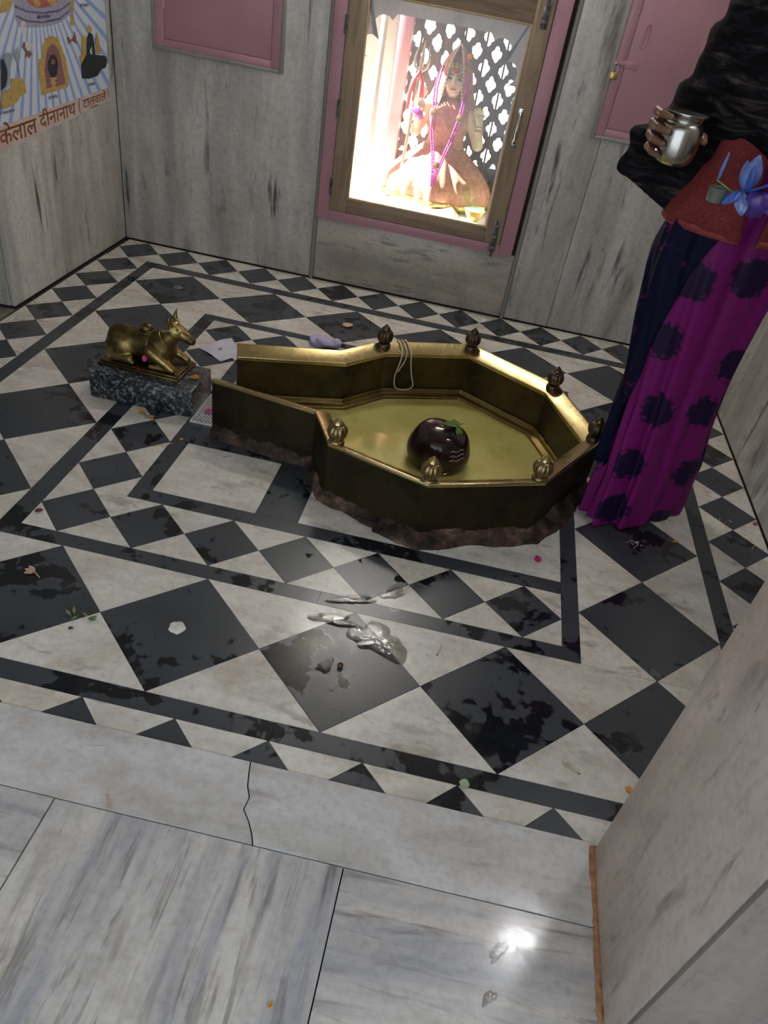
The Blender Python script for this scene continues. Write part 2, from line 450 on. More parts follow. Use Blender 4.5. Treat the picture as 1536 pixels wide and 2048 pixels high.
M['beige'] = plain('dried_flower', (0.55, 0.40, 0.28), 0.7)
M['sugar'] = plain('white_sweet', (0.70, 0.69, 0.62), 0.7, nscale=60, var=0.1)
M['straw'] = plain('straw', (0.55, 0.44, 0.25), 0.6)
M['seed'] = plain('black_seed', (0.012, 0.012, 0.012), 0.35)
M['bead_brown'] = plain('brown_bead', (0.09, 0.035, 0.02), 0.15)
M['coin'] = metal('worn_coin', (0.50, 0.46, 0.38), (0.28, 0.25, 0.20), 0.35, 60)
# ------------------------------------------------------------------ the room
X0, X1, Y0, Y1, ZC = -1.13, 1.97, -0.333, 2.665, 2.65
D = 0.424

# --- floor: a bed of mortar with every stone inlay laid on it as its own piece
floor = MB().box((-1.5, -0.333, -0.06), (2.0, 2.70, -0.010)).build('floor', M['grout'], kind='structure', label='black and white diamond patterned stone floor inside the shrine room')
TILE_CACHE = {}
def tile(name, poly, m, parent=None, z0=-0.012, z1=0.0, gap=0.0007):
    parent = floor if parent is None else parent
    poly = inset_poly(poly, gap)
    c = (sum(p[0] for p in poly)/len(poly), sum(p[1] for p in poly)/len(poly))
    loc = [(round(p[0]-c[0], 4), round(p[1]-c[1], 4)) for p in poly]
    k0 = min(range(len(loc)), key=lambda i: loc[i]); loc = loc[k0:]+loc[:k0]
    key = (name, tuple(loc), m.name)
    me = TILE_CACHE.get(key)
    if me is None:
        b = MB().prism(loc, z0, z1)
        me = bpy.data.meshes.new(name); me.from_pydata(b.v, [], b.f); me.update(); me.materials.append(m); TILE_CACHE[key] = me
    o = bpy.data.objects.new(name, me)
    o.location = (c[0], c[1], random.uniform(-0.0004, 0.0))
    o.rotation_euler = (random.gauss(0, 0.0016), random.gauss(0, 0.0016), 0)
    return link(o, parent)
def clip_poly(p, axis, val, keep_less):
    out = []
    for i in range(len(p)):
        a, b = p[i], p[(i+1) % len(p)]
        ia = (a[axis] <= val) if keep_less else (a[axis] >= val); ib = (b[axis] <= val) if keep_less else (b[axis] >= val)
        if ia: out.append(a)
        if ia != ib:
            t = (val-a[axis])/(b[axis]-a[axis]); out.append((a[0]+(b[0]-a[0])*t, a[1]+(b[1]-a[1])*t))
    return out
def row(J, v0, v1, along_x=True, clip=None, big=True):
    """a run of black diamonds touching at the points J, white triangles between them"""
    vm = (v0+v1)/2; mid = [(a+b)/2 for a, b in zip(J, J[1:])]
    def P(u, v): return (u, v) if along_x else (v, u)
    def put(nm, poly, m):
        if clip:
            for c in clip: poly = clip_poly(poly, *c)
            q = []
            for x in poly:
                if not q or (abs(x[0]-q[-1][0])+abs(x[1]-q[-1][1])) > 2e-3: q.append(x)
            if len(q) > 2 and abs(q[0][0]-q[-1][0])+abs(q[0][1]-q[-1][1]) < 2e-3: q.pop()
            poly = q
        if len(poly) >= 3 and abs(signed_area(poly)) > 2e-4: tile(nm, poly, m)
    for i, c in enumerate(mid):
        put('black_tile', [P(c, v0), P(J[i+1], vm), P(c, v1), P(J[i], vm)], M['black'])
    for v in (v0, v1):
        put('white_tile', [P(J[0], v), P(mid[0], v), P(J[0], vm)], M['white'])
        put('white_tile', [P(J[-1], v), P(mid[-1], v), P(J[-1], vm)], M['white'])
        for i in range(len(mid)-1):
            put('white_tile', [P(mid[i], v), P(mid[i+1], v), P(J[i+1], vm)], M['white'])
def strip(x0, x1, y0, y1, cuts):
    """black border strip laid in several lengths"""
    if x1-x0 > y1-y0:
        e = [x0]+list(cuts)+[x1]
        for a, b in zip(e, e[1:]): tile('border_strip', [(a, y0), (b, y0), (b, y1), (a, y1)], M['black'], gap=0.0004)
    else:
        e = [y0]+list(cuts)+[y1]
        for a, b in zip(e, e[1:]): tile('border_strip', [(x0, a), (x1, a), (x1, b), (x0, b)], M['black'], gap=0.0004)
lin = lambda a, b, n: [a+(b-a)*i/n for i in range(n+1)]
# ring of large diamonds
XA0, XA1, XB0, XB1 = -2*D, 4*D, -D, 3*D
YN0, YN1, YF0, YF1 = -0.212, 0.212, 1.932, 2.336
row(lin(XA0, XA1, 6), YN0, YN1)
row(lin(XA0, XA1, 6), YF0, YF1)
row(lin(YN1, YF0, 4), XA0, XB0, False)
row(lin(YN1, YF0, 4), XB1, XA1, False)
# outer border strips
AW = 0.055
strip(XA0-AW, XA1+AW, YN0-AW, YN0, [-0.3, 0.53, 1.02])
strip(XA0-AW, XA1+AW, YF1, YF1+AW+0.01, [-0.35, 0.35, 0.9])
strip(XA0-AW, XA0, YN0, YF1, [0.45, 1.2, 1.95])
strip(XA1, XA1+AW, YN0, YF1, [1.05, 1.8])
# middle border strips
XBi0, XBi1, YBi0, YBi1 = XB0+0.060, 1.220, 0.265, 1.880
strip(XB0, XB1, YN1, YBi0, [-0.17, 0.525, 0.93])
strip(XB0, XB1, YBi1, YF0, [0.1, 0.7])
strip(XB0, XBi0, YBi0, YBi1, [0.36, 1.0, 1.5])
strip(XBi1, XB1, YBi0, YBi1, [0.555, 1.2])
# ring of small diamonds
XC0, YC0, YC1 = -0.150, 0.492, 1.650
row([XBi0, XC0]+lin(XC0, XBi1, 6)[1:], YBi0, YC0)
row([XBi0, XC0]+lin(XC0, XBi1, 6)[1:], YC1, YBi1)
row(lin(YC0, YC1, 5), XBi0, XC0, False)
# inner border strips and the stones round the basin
CW = 0.058
strip(XC0, XBi1, YC0, YC0+CW, [0.0, 0.12, 0.24, 0.75])
strip(XC0, XBi1, YC1-CW, YC1, [0.5])
strip(XC0, XC0+CW, YC0+CW, YC1-CW, [0.72, 1.1])
xi, yi0, yi1 = XC0+CW, YC0+CW, YC1-CW
R4 = lambda a, b, c, d: [(a, c), (b, c), (b, d), (a, d)]
tile('white_tile', R4(xi, 0.243, yi0, 0.857), M['white'])
tile('black_tile', R4(xi, 0.243, 0.857, 1.00), M['black'])
tile('black_tile', R4(0.243, 0.380, yi0, 0.73), M['black'])
tile('black_tile', R4(0.243, 0.380, 0.73, 1.00), M['black'])
tile('white_tile', R4(0.380, 0.83, yi0, 1.00), M['white'])
tile('white_tile', [(0.83, yi0), (XBi1, yi0), (XBi1, 0.60), (1.13, 0.72), (0.83, 0.86)], M['white'])
tile('white_tile', [(XBi1, 0.60), (XBi1, 1.00), (0.83, 1.00), (0.83, 0.86), (1.13, 0.72)], M['white'])
for a, b in ((xi, 0.3), (0.3, 0.76), (0.76, XBi1)): tile('white_tile', R4(a, b, 1.30, yi1), M['white'])
tile('black_tile', R4(xi, 0.05, 1.00, 1.30), M['black'])
tile('white_tile', R4(0.05, XBi1, 1.00, 1.30), M['white'])
# outermost ring of small diamonds, cut off by the walls
p = 0.2205
Jy = [1.076+p*i-p*5 for i in range(-3, 12)]
row([y for y in Jy if y > -0.30 and y < 2.42], X0+0.014, XA0-AW, False)
Jx = [-1.11+0.2145*i for i in range(0, 15)]
row(Jx, YF1+AW+0.01, 2.657)
row([0.631+p*i-p*4 for i in range(0, 13)], XA1+AW, X1-0.002, False)
Jn = [-0.026-0.2215*5+0.2215*i for i in range(0, 14)]
row(Jn, -0.267-0.222, -0.267, True, clip=[(1, -0.333, False)])
# --- threshold of pale marble, cracked across
crack = [(0.507, -0.333), (0.512, -0.36), (0.520, -0.395), (0.532, -0.42), (0.529, -0.45), (0.548, -0.475), (0.562, -0.50), (0.571, -0.522)]
thr = MB().box((-1.1, -0.522, -0.06), (1.28, -0.333, -0.014)).build('floor_threshold', M['grout'], kind='structure', label='pale marble threshold slab with a crack across it')
def slab(name, poly, m, parent, z1):
    return tile(name, poly, m, parent, z0=-0.012, z1=z1, gap=0.0014)
slab('threshold_slab', [(-1.1, -0.522)]+crack[::-1]+[(-1.1, -0.333)], M['thresh'], thr, 0.003)
slab('threshold_slab', crack+[(1.28, -0.522), (1.28, -0.333)], M['thresh'], thr, 0.003)
# --- veranda floor of long striped slabs
ver = MB().box((-2.4, -2.7, -0.06), (2.9, -0.522, -0.014)).build('floor_veranda', M['grout'], kind='structure', label='veranda floor of large grey striped marble slabs')
xs = [-2.27, -1.665, -1.06, -0.455, 0.154, 0.760, 1.279, 1.97, 2.6]
for i in range(len(xs)-1):
    mm = M['slab_y'] if i in (4, 6) else M['slab_x']
    ys = [-0.522, -1.75, -2.7] if i % 2 == 0 else [-0.522, -1.35, -2.7]
    if xs[i] >= 1.27: ys = [-0.74, -1.6, -2.7]
    for a, b in zip(ys, ys[1:]): slab('floor_slab', R4(xs[i], xs[i+1], b, a), mm, ver, 0.0)

# --- walls
def panel(name, a, b, m, parent, bev=0.002): return box(name, a, b, m, parent, bev)
zb = 0.006
wf = MB()
wf.box((-1.45, 2.685, -0.06), (-0.03, 2.702, ZC)); wf.box((0.84, 2.685, -0.06), (2.3, 2.702, ZC))
wf.box((-0.03, 2.685, -0.06), (0.84, 2.702, 0.36)); wf.box((-0.03, 2.685, 1.42), (0.84, 2.702, ZC))
wall_far = wf.build('wall_far', M['grout'], kind='structure', label='far marble clad wall with the glazed shrine niche')
panel('marble_panel', (-1.13, 2.665, zb), (-0.120, 2.685, ZC), M['wall'], wall_far)
panel('marble_panel', (-0.098, 2.667, zb), (0.917, 2.685, 0.315), M['wall_h'], wall_far)
panel('marble_panel', (-0.098, 2.667, 1.46), (0.917, 2.685, ZC), M['wall'], wall_far)
panel('marble_panel', (0.939, 2.665, zb), (1.168, 2.685, ZC), M['wall'], wall_far)
panel('marble_panel', (1.170, 2.665, zb), (1.9715, 2.685, ZC), M['wall'], wall_far)
for i, x in enumerate((-0.109, 0.928)):
    o = MB().tube([(0, 0, 0), (0, 0, ZC)], 0.0105, 10).build('trim_%d' % (i+1), M['bead'], kind='structure', smooth=60, loc=(x, 2.668, 0.0),
        label='narrow rounded stone bead running up the %s edge of the shrine door' % ('handle side' if i else 'hinge side'))
wl = MB(); wl.box((-1.45, 1.594, -0.06), (-1.15, 2.70, ZC)); wl.box((-1.60, -0.74, -0.06), (-1.45, 1.7, ZC))
wall_left = wl.build('wall_left', M['grout'], kind='structure', label='marble clad side wall carrying the striped poster')
panel('marble_panel', (-1.15, 1.576, zb), (-1.13, 2.664, ZC), M['wall'], wall_left, 0.006)
panel('marble_panel', (-1.45, 1.574, zb), (-1.151, 1.594, ZC), M['wall'], wall_left, 0.004)
panel('marble_panel', (-1.45, -0.33, zb), (-1.435, 1.573, ZC), M['wall'], wall_left, 0.002)
box('marble_panel', (-1.44, -0.333, -0.014), (-1.132, 1.573, -0.002), M['outer'], wall_left)
wall_right = MB().box((1.99, -0.74, -0.06), (2.12, 2.70, ZC)).build('wall_right', M['grout'], kind='structure', label='marble clad wall behind the woman')
for a, b in ((-0.348, 0.42), (0.422, 1.20), (1.202, 1.95), (1.952, 2.664)): panel("marble_panel", (1.972, a, zb), (1.99, b+(0.022 if b > 2.6 else 0), ZC), M['wall'], wall_right)
wq = MB(); wq.box((1.30, -0.715, -0.06), (2.6, -0.368, ZC)); wq.box((-2.4, -0.715, -0.06), (-0.87, -0.368, ZC)); wq.box((-0.9, -0.715, 2.15), (1.4, -0.368, ZC))
wall_front = wq.build('wall_front', M['grout'], kind='structure', label='thick doorway wall clad in pinkish marble beside the threshold')
panel('marble_panel', (1.279, -0.7345, 0.003), (1.30, -0.348, 2.15), M['jamb'], wall_front, 0.006)
panel('marble_panel', (1.2795, -0.745, 0.003), (2.6, -0.735, ZC), M['outer'], wall_front, 0.002)
panel('marble_panel', (1.301, -0.368, zb), (1.971, -0.348, ZC), M['wall'], wall_front, 0.003)
panel('marble_panel', (-0.87, -0.735, 0.003), (-0.85, -0.348, 2.15), M['jamb'], wall_front, 0.006)
panel('marble_panel', (-2.4, -0.735, 0.003), (-0.871, -0.715, ZC), M['outer'], wall_front, 0.003)
panel('marble_panel', (-1.435, -0.368, zb), (-0.871, -0.348, ZC), M['wall'], wall_front, 0.003)
panel('marble_panel', (-0.85, -0.735, 2.13), (1.279, -0.348, 2.15), M['jamb'], wall_front, 0.003)
box('ceiling', (-1.6, -0.74, ZC), (2.12, 2.702, ZC+0.12), M['plaster'], kind='structure', label='plain plastered ceiling of the shrine room')
box('ceiling_veranda', (-2.52, -2.7, ZC), (2.9, -0.74, ZC+0.12), M['plaster'], kind='structure', label='plain plastered ceiling of the veranda')
box('wall_sun_blocker', (-2.52, -2.7, -0.06), (-2.40, -0.715, ZC), M['outer'], kind='structure', label='added side wall keeping the sun off the veranda')  # unseen wall, added to stop the sun falling on the veranda floor
# rust and mortar line where the threshold meets the doorway wall
rust = plain('rusty_mortar', (0.36, 0.18, 0.09), 0.8, nscale=60, var=0.4)
pts = [(1.276+random.uniform(-0.002, 0.002), y, 0.003) for y in np.linspace(-0.345, -0.70, 18)]
MB().tube(pts, [0.006+random.uniform(0, 0.004) for _ in pts], 6).build('mortar_joint', rust, wall_front, smooth=180)
# tube lamp on the right hand wall
lamp = empty('tube_lamp', (0.40, 2.648, 2.36), rz=PI/2, label='white fluorescent tube lamp fixed on the far wall above the shrine door', cat='lamp')
MB().box((-0.012, -0.33, -0.03), (0.016, 0.33, 0.03), 0.004).build('batten', plain('lamp_white', (0.8, 0.8, 0.78), 0.4), lamp, smooth=30)
MB().tube([(-0.035, -0.30, 0), (-0.035, 0.30, 0)], 0.016, 12).build('tube', emit('tube_glow', (1.0, 0.97, 0.92), 85.0), lamp, smooth=60)
for s in (-1, 1): MB().box((-0.052, s*0.305-0.012, -0.018), (-0.010, s*0.305+0.012, 0.018), 0.003).build('socket', plain('socket_white', (0.75, 0.75, 0.72), 0.4), lamp, smooth=30)

led = empty('ceiling_lamp', (1.80, 0.68, ZC), label='round white lamp under the ceiling near the far side wall', cat='lamp')
MB().lathe([(0.02, 0.0), (0.105, -0.001), (0.110, -0.03), (0.104, -0.034), (0.02, -0.034)], 32).build('housing', plain('lamp_housing', (0.8, 0.8, 0.78), 0.4), led, smooth=40)
MB().lathe([(0.001, -0.044), (0.080, -0.042), (0.100, -0.036), (0.100, -0.033), (0.001, -0.033)], 32).build('diffuser', emit('lamp_glow', (0.98, 0.98, 1.0), 30.0), led, smooth=60)

# --- poster on the left wall
PC = {'gold': (0.50, 0.34, 0.10), 'lilac': (0.36, 0.36, 0.47), 'dkline': (0.12, 0.11, 0.20), 'white': (0.62, 0.64, 0.68), 'red': (0.42, 0.10, 0.07),
      'maroon': (0.26, 0.11, 0.13), 'black': (0.02, 0.025, 0.025), 'brown': (0.24, 0.11, 0.06), 'steel': (0.30, 0.36, 0.42)}
PM = {k: plain('print_'+k, c, 0.55, nscale=90, var=0.25) for k, c in PC.items()}
def poster_stripes():
    m, nt, bs = new_mat('poster_stripes')
    tc = nt.nodes.new('ShaderNodeTexCoord'); sp = nt.nodes.new('ShaderNodeSeparateXYZ'); L(nt, tc.outputs['Object'], sp.inputs[0])
    # rays fan out from a point high on the poster
    dy = N(nt, 'ShaderNodeMath', operation='SUBTRACT'); L(nt, sp.outputs[1], dy.inputs[0]); dy.inputs[1].default_value = 0.46
    dz = N(nt, 'ShaderNodeMath', operation='SUBTRACT'); dz.inputs[0].default_value = 0.62; L(nt, sp.outputs[2], dz.inputs[1])
    at = N(nt, 'ShaderNodeMath', operation='ARCTAN2'); L(nt, dy.outputs[0], at.inputs[0]); L(nt, dz.outputs[0], at.inputs[1])
    ml = N(nt, 'ShaderNodeMath', operation='MULTIPLY'); L(nt, at.outputs[0], ml.inputs[0]); ml.inputs[1].default_value = 55.0
    sn = N(nt, 'ShaderNodeMath', operation='SINE'); L(nt, ml.outputs[0], sn.inputs[0])
    c = ramp(nt, sn.outputs[0], [(0.35, (0.66, 0.72, 0.80)), (0.6, (0.30, 0.41, 0.74))])
    L(nt, c, bs.inputs['Base Color']); bs.inputs['Roughness'].default_value = 0.45; return m
poster = empty('poster', (-1.1295, 1.60, 0.58), label='striped blue temple poster with a lettered band along its foot, on the side wall', cat='poster')
def wallpoly(name, pts, m, dx, par=poster, th=0.0004):
    q = [(y-1.60, z-0.58) for y, z in pts]
    if signed_area(q) < 0: q = q[::-1]
    n = len(q)
    v = [(dx, a, b) for a, b in q]+[(dx+th, a, b) for a, b in q]
    return mesh(name, v, [tuple(range(n-1, -1, -1)), tuple(range(n, 2*n))]+[(i, (i+1) % n, n+(i+1) % n, n+i) for i in range(n)], m, par)
bot = lambda y: 0.583+0.069*(y-1.6); top = lambda y: 0.668+0.037*(y-1.6)
wallpoly('sheet', [(1.60, top(1.60)-0.01), (2.597, top(2.597)-0.01), (2.615, 1.25), (1.60, 1.25)], poster_stripes(), 0.0, th=0.0008)
band = wallpoly('lettered_band', [(1.60, bot(1.60)), (2.20, bot(2.2)-0.002), (2.597, bot(2.597)), (2.597, top(2.597)), (1.60, top(1.60))], plain('band_pale', (0.62, 0.50, 0.45), 0.5, nscale=8, var=0.12), 0.0, th=0.0012)
POSTER = [
 ('print_pedestal','lilac',[(1.879,1.051),(1.874,0.993),(1.894,0.970),(1.942,0.966),(2.014,0.962),(2.121,0.962),(2.210,0.971),(2.280,0.992),(2.325,1.011),(2.335,1.040)]),
 ('print_pedestal_band','dkline',[(1.883,1.037),(1.957,1.018),(2.074,1.008),(2.209,1.013),(2.304,1.036),(2.303,1.030),(2.207,1.006),(2.072,1.002),(1.956,1.012),(1.881,1.030)]),
 ('print_pedestal_band','dkline',[(1.881,1.007),(1.948,0.989),(2.065,0.979),(2.202,0.986),(2.288,1.010),(2.287,1.005),(2.200,0.979),(2.064,0.973),(1.947,0.983),(1.881,1.001)]),
 ('print_spout','white',[(1.912,0.986),(1.931,0.987),(1.943,0.980),(1.930,0.949),(1.906,0.948),(1.903,0.972)]),
 ('print_garland','red',[(1.966,1.049),(2.000,1.031),(2.066,1.021),(2.138,1.025),(2.203,1.041),(2.204,1.043)]),
 ('print_garland','gold',[(2.009,1.043),(2.028,1.029),(2.055,1.026),(2.070,1.037),(2.050,1.047),(2.016,1.048)]),
 ('print_garland','gold',[(2.119,1.043),(2.139,1.027),(2.169,1.029),(2.191,1.041),(2.173,1.044),(2.125,1.045)]),
 ('print_tassel','gold',[(2.299,1.041),(2.297,0.994),(2.276,0.960),(2.297,0.955),(2.322,0.958),(2.313,0.991),(2.322,1.040)]),
 ('print_cushion','gold',[(1.796,1.053),(1.871,1.051),(1.860,1.033),(1.820,1.018),(1.784,1.016)]),
 ('print_arch','gold',[(1.986,0.738),(1.990,0.762),(1.986,0.802),(1.999,0.859),(2.027,0.862),(2.037,0.898),(2.074,0.924),(2.118,0.930),(2.159,0.921),(2.189,0.888),(2.197,0.868),(2.214,0.848),(2.218,0.823),(2.214,0.778),(2.213,0.750),(2.198,0.743)]),
 ('print_arch_inner','maroon',[(2.034,0.757),(2.033,0.819),(2.061,0.875),(2.091,0.897),(2.117,0.903),(2.146,0.893),(2.170,0.865),(2.178,0.820),(2.189,0.761),(2.168,0.757)]),
 ('print_idol','black',[(2.058,0.822),(2.068,0.848),(2.094,0.865),(2.120,0.868),(2.141,0.853),(2.145,0.829),(2.127,0.797),(2.106,0.790),(2.075,0.793)]),
 ('print_idol_face','brown',[(2.094,0.852),(2.122,0.852),(2.125,0.838),(2.104,0.832),(2.090,0.838)]),
 ('print_step','gold',[(2.074,0.789),(2.118,0.789),(2.119,0.782),(2.102,0.778),(2.119,0.768),(2.097,0.757),(2.078,0.758),(2.069,0.773)]),
 ('print_linga','black',[(2.335,0.764),(2.339,0.813),(2.366,0.836),(2.396,0.846),(2.414,0.907),(2.436,0.925),(2.464,0.918),(2.477,0.880),(2.476,0.840),(2.535,0.833),(2.573,0.828),(2.590,0.813),(2.572,0.785),(2.524,0.780),(2.481,0.759),(2.398,0.756)]),
 ('print_crown','gold',[(2.412,0.929),(2.426,0.945),(2.442,0.951),(2.458,0.944),(2.465,0.927),(2.429,0.924)]),
 ('print_lamp','gold',[(2.332,0.845),(2.355,0.851),(2.360,0.888),(2.366,0.912),(2.392,0.919),(2.410,0.904),(2.398,0.882),(2.393,0.846),(2.364,0.831),(2.340,0.816),(2.331,0.831)]),
 ('print_lamp','gold',[(2.477,0.846),(2.490,0.868),(2.493,0.902),(2.508,0.921),(2.519,0.901),(2.527,0.866),(2.539,0.850),(2.514,0.840)]),
 ('print_marks','white',[(2.429,0.860),(2.450,0.873),(2.447,0.845),(2.432,0.843)]),
 ('print_drum','brown',[(2.240,0.922),(2.276,0.907),(2.309,0.935),(2.322,0.890),(2.279,0.905),(2.249,0.893)]),
 ('print_drum_top','white',[(2.245,0.929),(2.274,0.912),(2.307,0.940),(2.297,0.924),(2.276,0.908),(2.249,0.919)]),
 ('print_conch','brown',[(1.894,0.907),(1.907,0.923),(1.927,0.915),(1.951,0.883),(1.962,0.872),(1.950,0.880),(1.927,0.868),(1.925,0.882),(1.902,0.869),(1.912,0.893)]),
 ('print_conch_top','white',[(1.918,0.923),(1.940,0.921),(1.971,0.912),(1.951,0.893),(1.925,0.892),(1.913,0.906)]),
 ('print_trident','steel',[(1.838,0.911),(1.841,0.886),(1.861,0.914),(1.860,0.885),(1.869,0.899),(1.865,0.874),(1.851,0.865),(1.851,0.812),(1.843,0.813),(1.843,0.866),(1.828,0.877)]),
 ('print_cobra','steel',[(1.762,0.894),(1.792,0.897),(1.818,0.888),(1.809,0.869),(1.789,0.855),(1.785,0.826),(1.764,0.793),(1.716,0.775),(1.707,0.779),(1.745,0.800),(1.767,0.828),(1.773,0.854),(1.760,0.872)]),
 ('print_dark_linga','black',[(1.740,0.881),(1.754,0.878),(1.766,0.847),(1.761,0.818),(1.744,0.795),(1.709,0.783)]),
 ('print_base','gold',[(1.706,0.774),(1.737,0.775),(1.779,0.789),(1.785,0.816),(1.813,0.811),(1.861,0.809),(1.877,0.786),(1.874,0.758),(1.828,0.753),(1.812,0.739),(1.743,0.726),(1.691,0.727)]),
]
for i, (nm, c, pts) in enumerate(POSTER): wallpoly(nm, pts, PM[c], 0.0009+0.00012*i)
ink = plain('band_letter_brown', (0.24, 0.075, 0.025), 0.6); ink2 = plain('caption_ink', (0.07, 0.06, 0.10), 0.6)
def wall_text(body, y, z, h, w, m, slope, dx, par):
    cu = bpy.data.curves.new('lettering', 'FONT'); cu.body = body; cu.size = 1.0; cu.extrude = 0.0; cu.offset = 0.015 if h > 0.02 else 0.02
    tmp = bpy.data.objects.new('lettering', cu); COL.objects.link(tmp)
    dg = bpy.context.evaluated_depsgraph_get(); me = bpy.data.meshes.new_from_object(tmp.evaluated_get(dg))
    bpy.data.objects.remove(tmp)
    co = np.array([v.co[:] for v in me.vertices])
    if len(co) == 0: return None
    a, b = co.min(0), co.max(0)
    for v in me.vertices:
        u = (v.co.x-a[0])/(b[0]-a[0])*w; t = (v.co.y-a[1])/(b[1]-a[1])*h
        v.co = (dx, u, t+slope*u)
    me.materials.clear(); me.materials.append(m)
    o = bpy.data.objects.new('lettering', me); o.location = (0, y-1.60, z-0.58); return link(o, par)
wall_text('ाँकेलाल', 1.612, 0.603, 0.075, 0.315, ink, 0.03, 0.0016, poster)
wall_text('दीनानाथ', 1.950, 0.622, 0.068, 0.305, ink, 0.03, 0.0016, poster)
wall_text('(', 2.283, 0.632, 0.060, 0.018, ink, 0.0, 0.0016, poster)
wall_text('टालवाले', 2.322, 0.650, 0.044, 0.232, ink, 0.03, 0.0016, poster)
wall_text(')', 2.566, 0.658, 0.044, 0.016, ink, 0.0, 0.0016, poster)
wall_text('इलाहाबाद', 2.385, 0.640, 0.009, 0.085, ink, 0.0, 0.0016, poster)
for y, z, w, s in ((2.035, 0.717, 0.075, 'शी नागेश'), (2.385, 0.728, 0.065, 'शी रामेश'), (2.375, 1.015, 0.075, 'शी केदार'), (1.665, 0.706, 0.115, 'शी महाकाल'), (2.02, 0.988, 0.105, 'शी गणेश')):
    wall_text(s, y, z, 0.014, w, ink2, 0.0, 0.0045, poster)
# ------------------------------------------------------------------ shrine door and the niche behind it
door = empty('door_1', (0.40, 2.665, 0.315), kind='structure', label='wooden framed glass door of the shrine niche in a pink frame')
def dpart(name, a, b, m, par=door, bev=0.002, off=(0.40, 2.665, 0.315), **k):
    c = ((a[0]+b[0])/2, (a[1]+b[1])/2, a[2])
    o = MB().box([a[i]-c[i] for i in range(3)], [b[i]-c[i] for i in range(3)], bev).build(name, m, par, smooth=30, **k)
    o.location = [c[i]-off[i] for i in range(3)]
    return o
for n, a, b in (('frame_post', (-0.098, 2.640, 0.315), (-0.040, 2.70, 1.455)), ('frame_post', (0.832, 2.640, 0.315), (0.900, 2.70, 1.455)),
                ('frame_rail', (-0.0395, 2.640, 0.315), (0.8315, 2.70, 0.360)), ('frame_rail', (-0.0395, 2.640, 1.405), (0.8315, 2.70, 1.455))):
    dpart(n, a, b, M['pink'])
leaf_ = empty('leaf', (0, 0, 0), parent=door)
for n, a, b, m in (('stile', (-0.037, 2.632, 0.363), (0.047, 2.668, 1.402), 'wood_z'), ('stile', (0.752, 2.632, 0.363), (0.829, 2.668, 1.402), 'wood_z'),
                   ('rail', (0.0475, 2.634, 0.363), (0.7515, 2.667, 0.426), 'wood_x'), ('rail', (0.0475, 2.634, 1.245), (0.7515, 2.667, 1.402), 'wood_x')):
    dpart(n, a, b, M[m], leaf_)
for a, b in (((0.047, 2.630, 0.426), (0.055, 2.646, 1.245)), ((0.744, 2.630, 0.426), (0.752, 2.646, 1.245)), ((0.055, 2.630, 0.426), (0.744, 2.646, 0.434)), ((0.055, 2.630, 1.237), (0.744, 2.646, 1.245))):
    dpart('glazing_bead', a, b, M['beading'], leaf_, 0.001)
dpart('glass_pane', (0.049, 2.648, 0.428), (0.750, 2.652, 1.243), M['glass'], leaf_, 0)
for z in (0.47, 0.80, 1.12):
    h = MB().box((-0.009, -0.004, -0.035), (0.006, 0.002, 0.035), 0.001); h.tube([(-0.002, -0.006, -0.036), (-0.002, -0.006, 0.036)], 0.005, 8)
    o = h.build('hinge', M['iron'], leaf_, smooth=40); o.location = (-0.037-0.40, 2.632-2.665, z-0.315)
hd = MB().tube([(0, 0, -0.058), (0, -0.010, -0.054), (0, -0.026, -0.035), (0, -0.030, 0), (0, -0.026, 0.035), (0, -0.010, 0.054), (0, 0, 0.058)], [0.008, 0.006, 0.006, 0.007, 0.006, 0.006, 0.008], 8)
hd.box((-0.011, -0.003, -0.078), (0.011, 0.001, -0.048), 0.001); hd.box((-0.011, -0.003, 0.048), (0.011, 0.001, 0.078), 0.001)
o = hd.build('handle', M['steel'], leaf_, smooth=60, label='steel pull handle'); o.location = (0.787-0.40, 2.632-2.665, 0.865-0.315)
for z0, z1 in ((0.325, 0.47), (1.235, 1.40)):
    b = MB().box((-0.015, -0.004, z0), (0.015, 0.0, z1), 0.001); b.tube([(0, -0.010, z0-0.02 if z0 < 1 else z0), (0, -0.010, z1)], 0.006, 8)
    b.tube([(0, -0.010, (z0+z1)/2), (0.016, -0.020, (z0+z1)/2+0.004)], 0.003, 6)
    for t in (0.15, 0.5, 0.85): b.box((-0.012, -0.018, z0+(z1-z0)*t-0.006), (0.012, -0.003, z0+(z1-z0)*t+0.006), 0.001)
    o = b.build('tower_bolt', M['iron'], leaf_, smooth=40); o.location = (0.797-0.40, 2.632-2.665, -0.315)

# niche shell: window_1 carries floor, cusped stone arch, posts and the pierced stone screen
niche = empty('window_1', (0.40, 3.0, 0.42), kind='structure', label='shrine niche with cusped arch and pierced stone screen behind the glass door')
NO = (0.40, 3.0, 0.42)
nwhite = plain('niche_white_paint', (0.66, 0.65, 0.61), 0.5, nscale=5, var=0.1)
nstone = marble('niche_stone', (0.52, 0.51, 0.48), (0.42, 0.41, 0.38), (0.2, 0.2, 0.2), (3, 3, 2), 0.4, 0.4)
jstone = plain('screen_stone', (0.065, 0.055, 0.055), 0.7, nscale=20, var=0.4)
def npart(*a, **k): return dpart(*a, par=niche, off=NO, **k)
npart('niche_floor', (-0.20, 2.703, 0.340), (0.98, 3.22, 0.420), nwhite)
npart('side_wall', (0.86, 2.735, 0.42), (0.98, 3.22, 1.46), nstone)
npart('niche_roof', (-0.20, 2.735, 1.46), (0.98, 3.22, 1.54), nstone)
npart('corner_post', (-0.14, 3.08, 0.42), (0.125, 3.16, 1.46), nwhite)
npart('white_post', (0.072, 2.872, 0.42), (0.102, 2.896, 1.26), nwhite)
npart('white_lintel', (0.072, 2.872, 1.261), (0.86, 2.896, 1.46), nwhite)
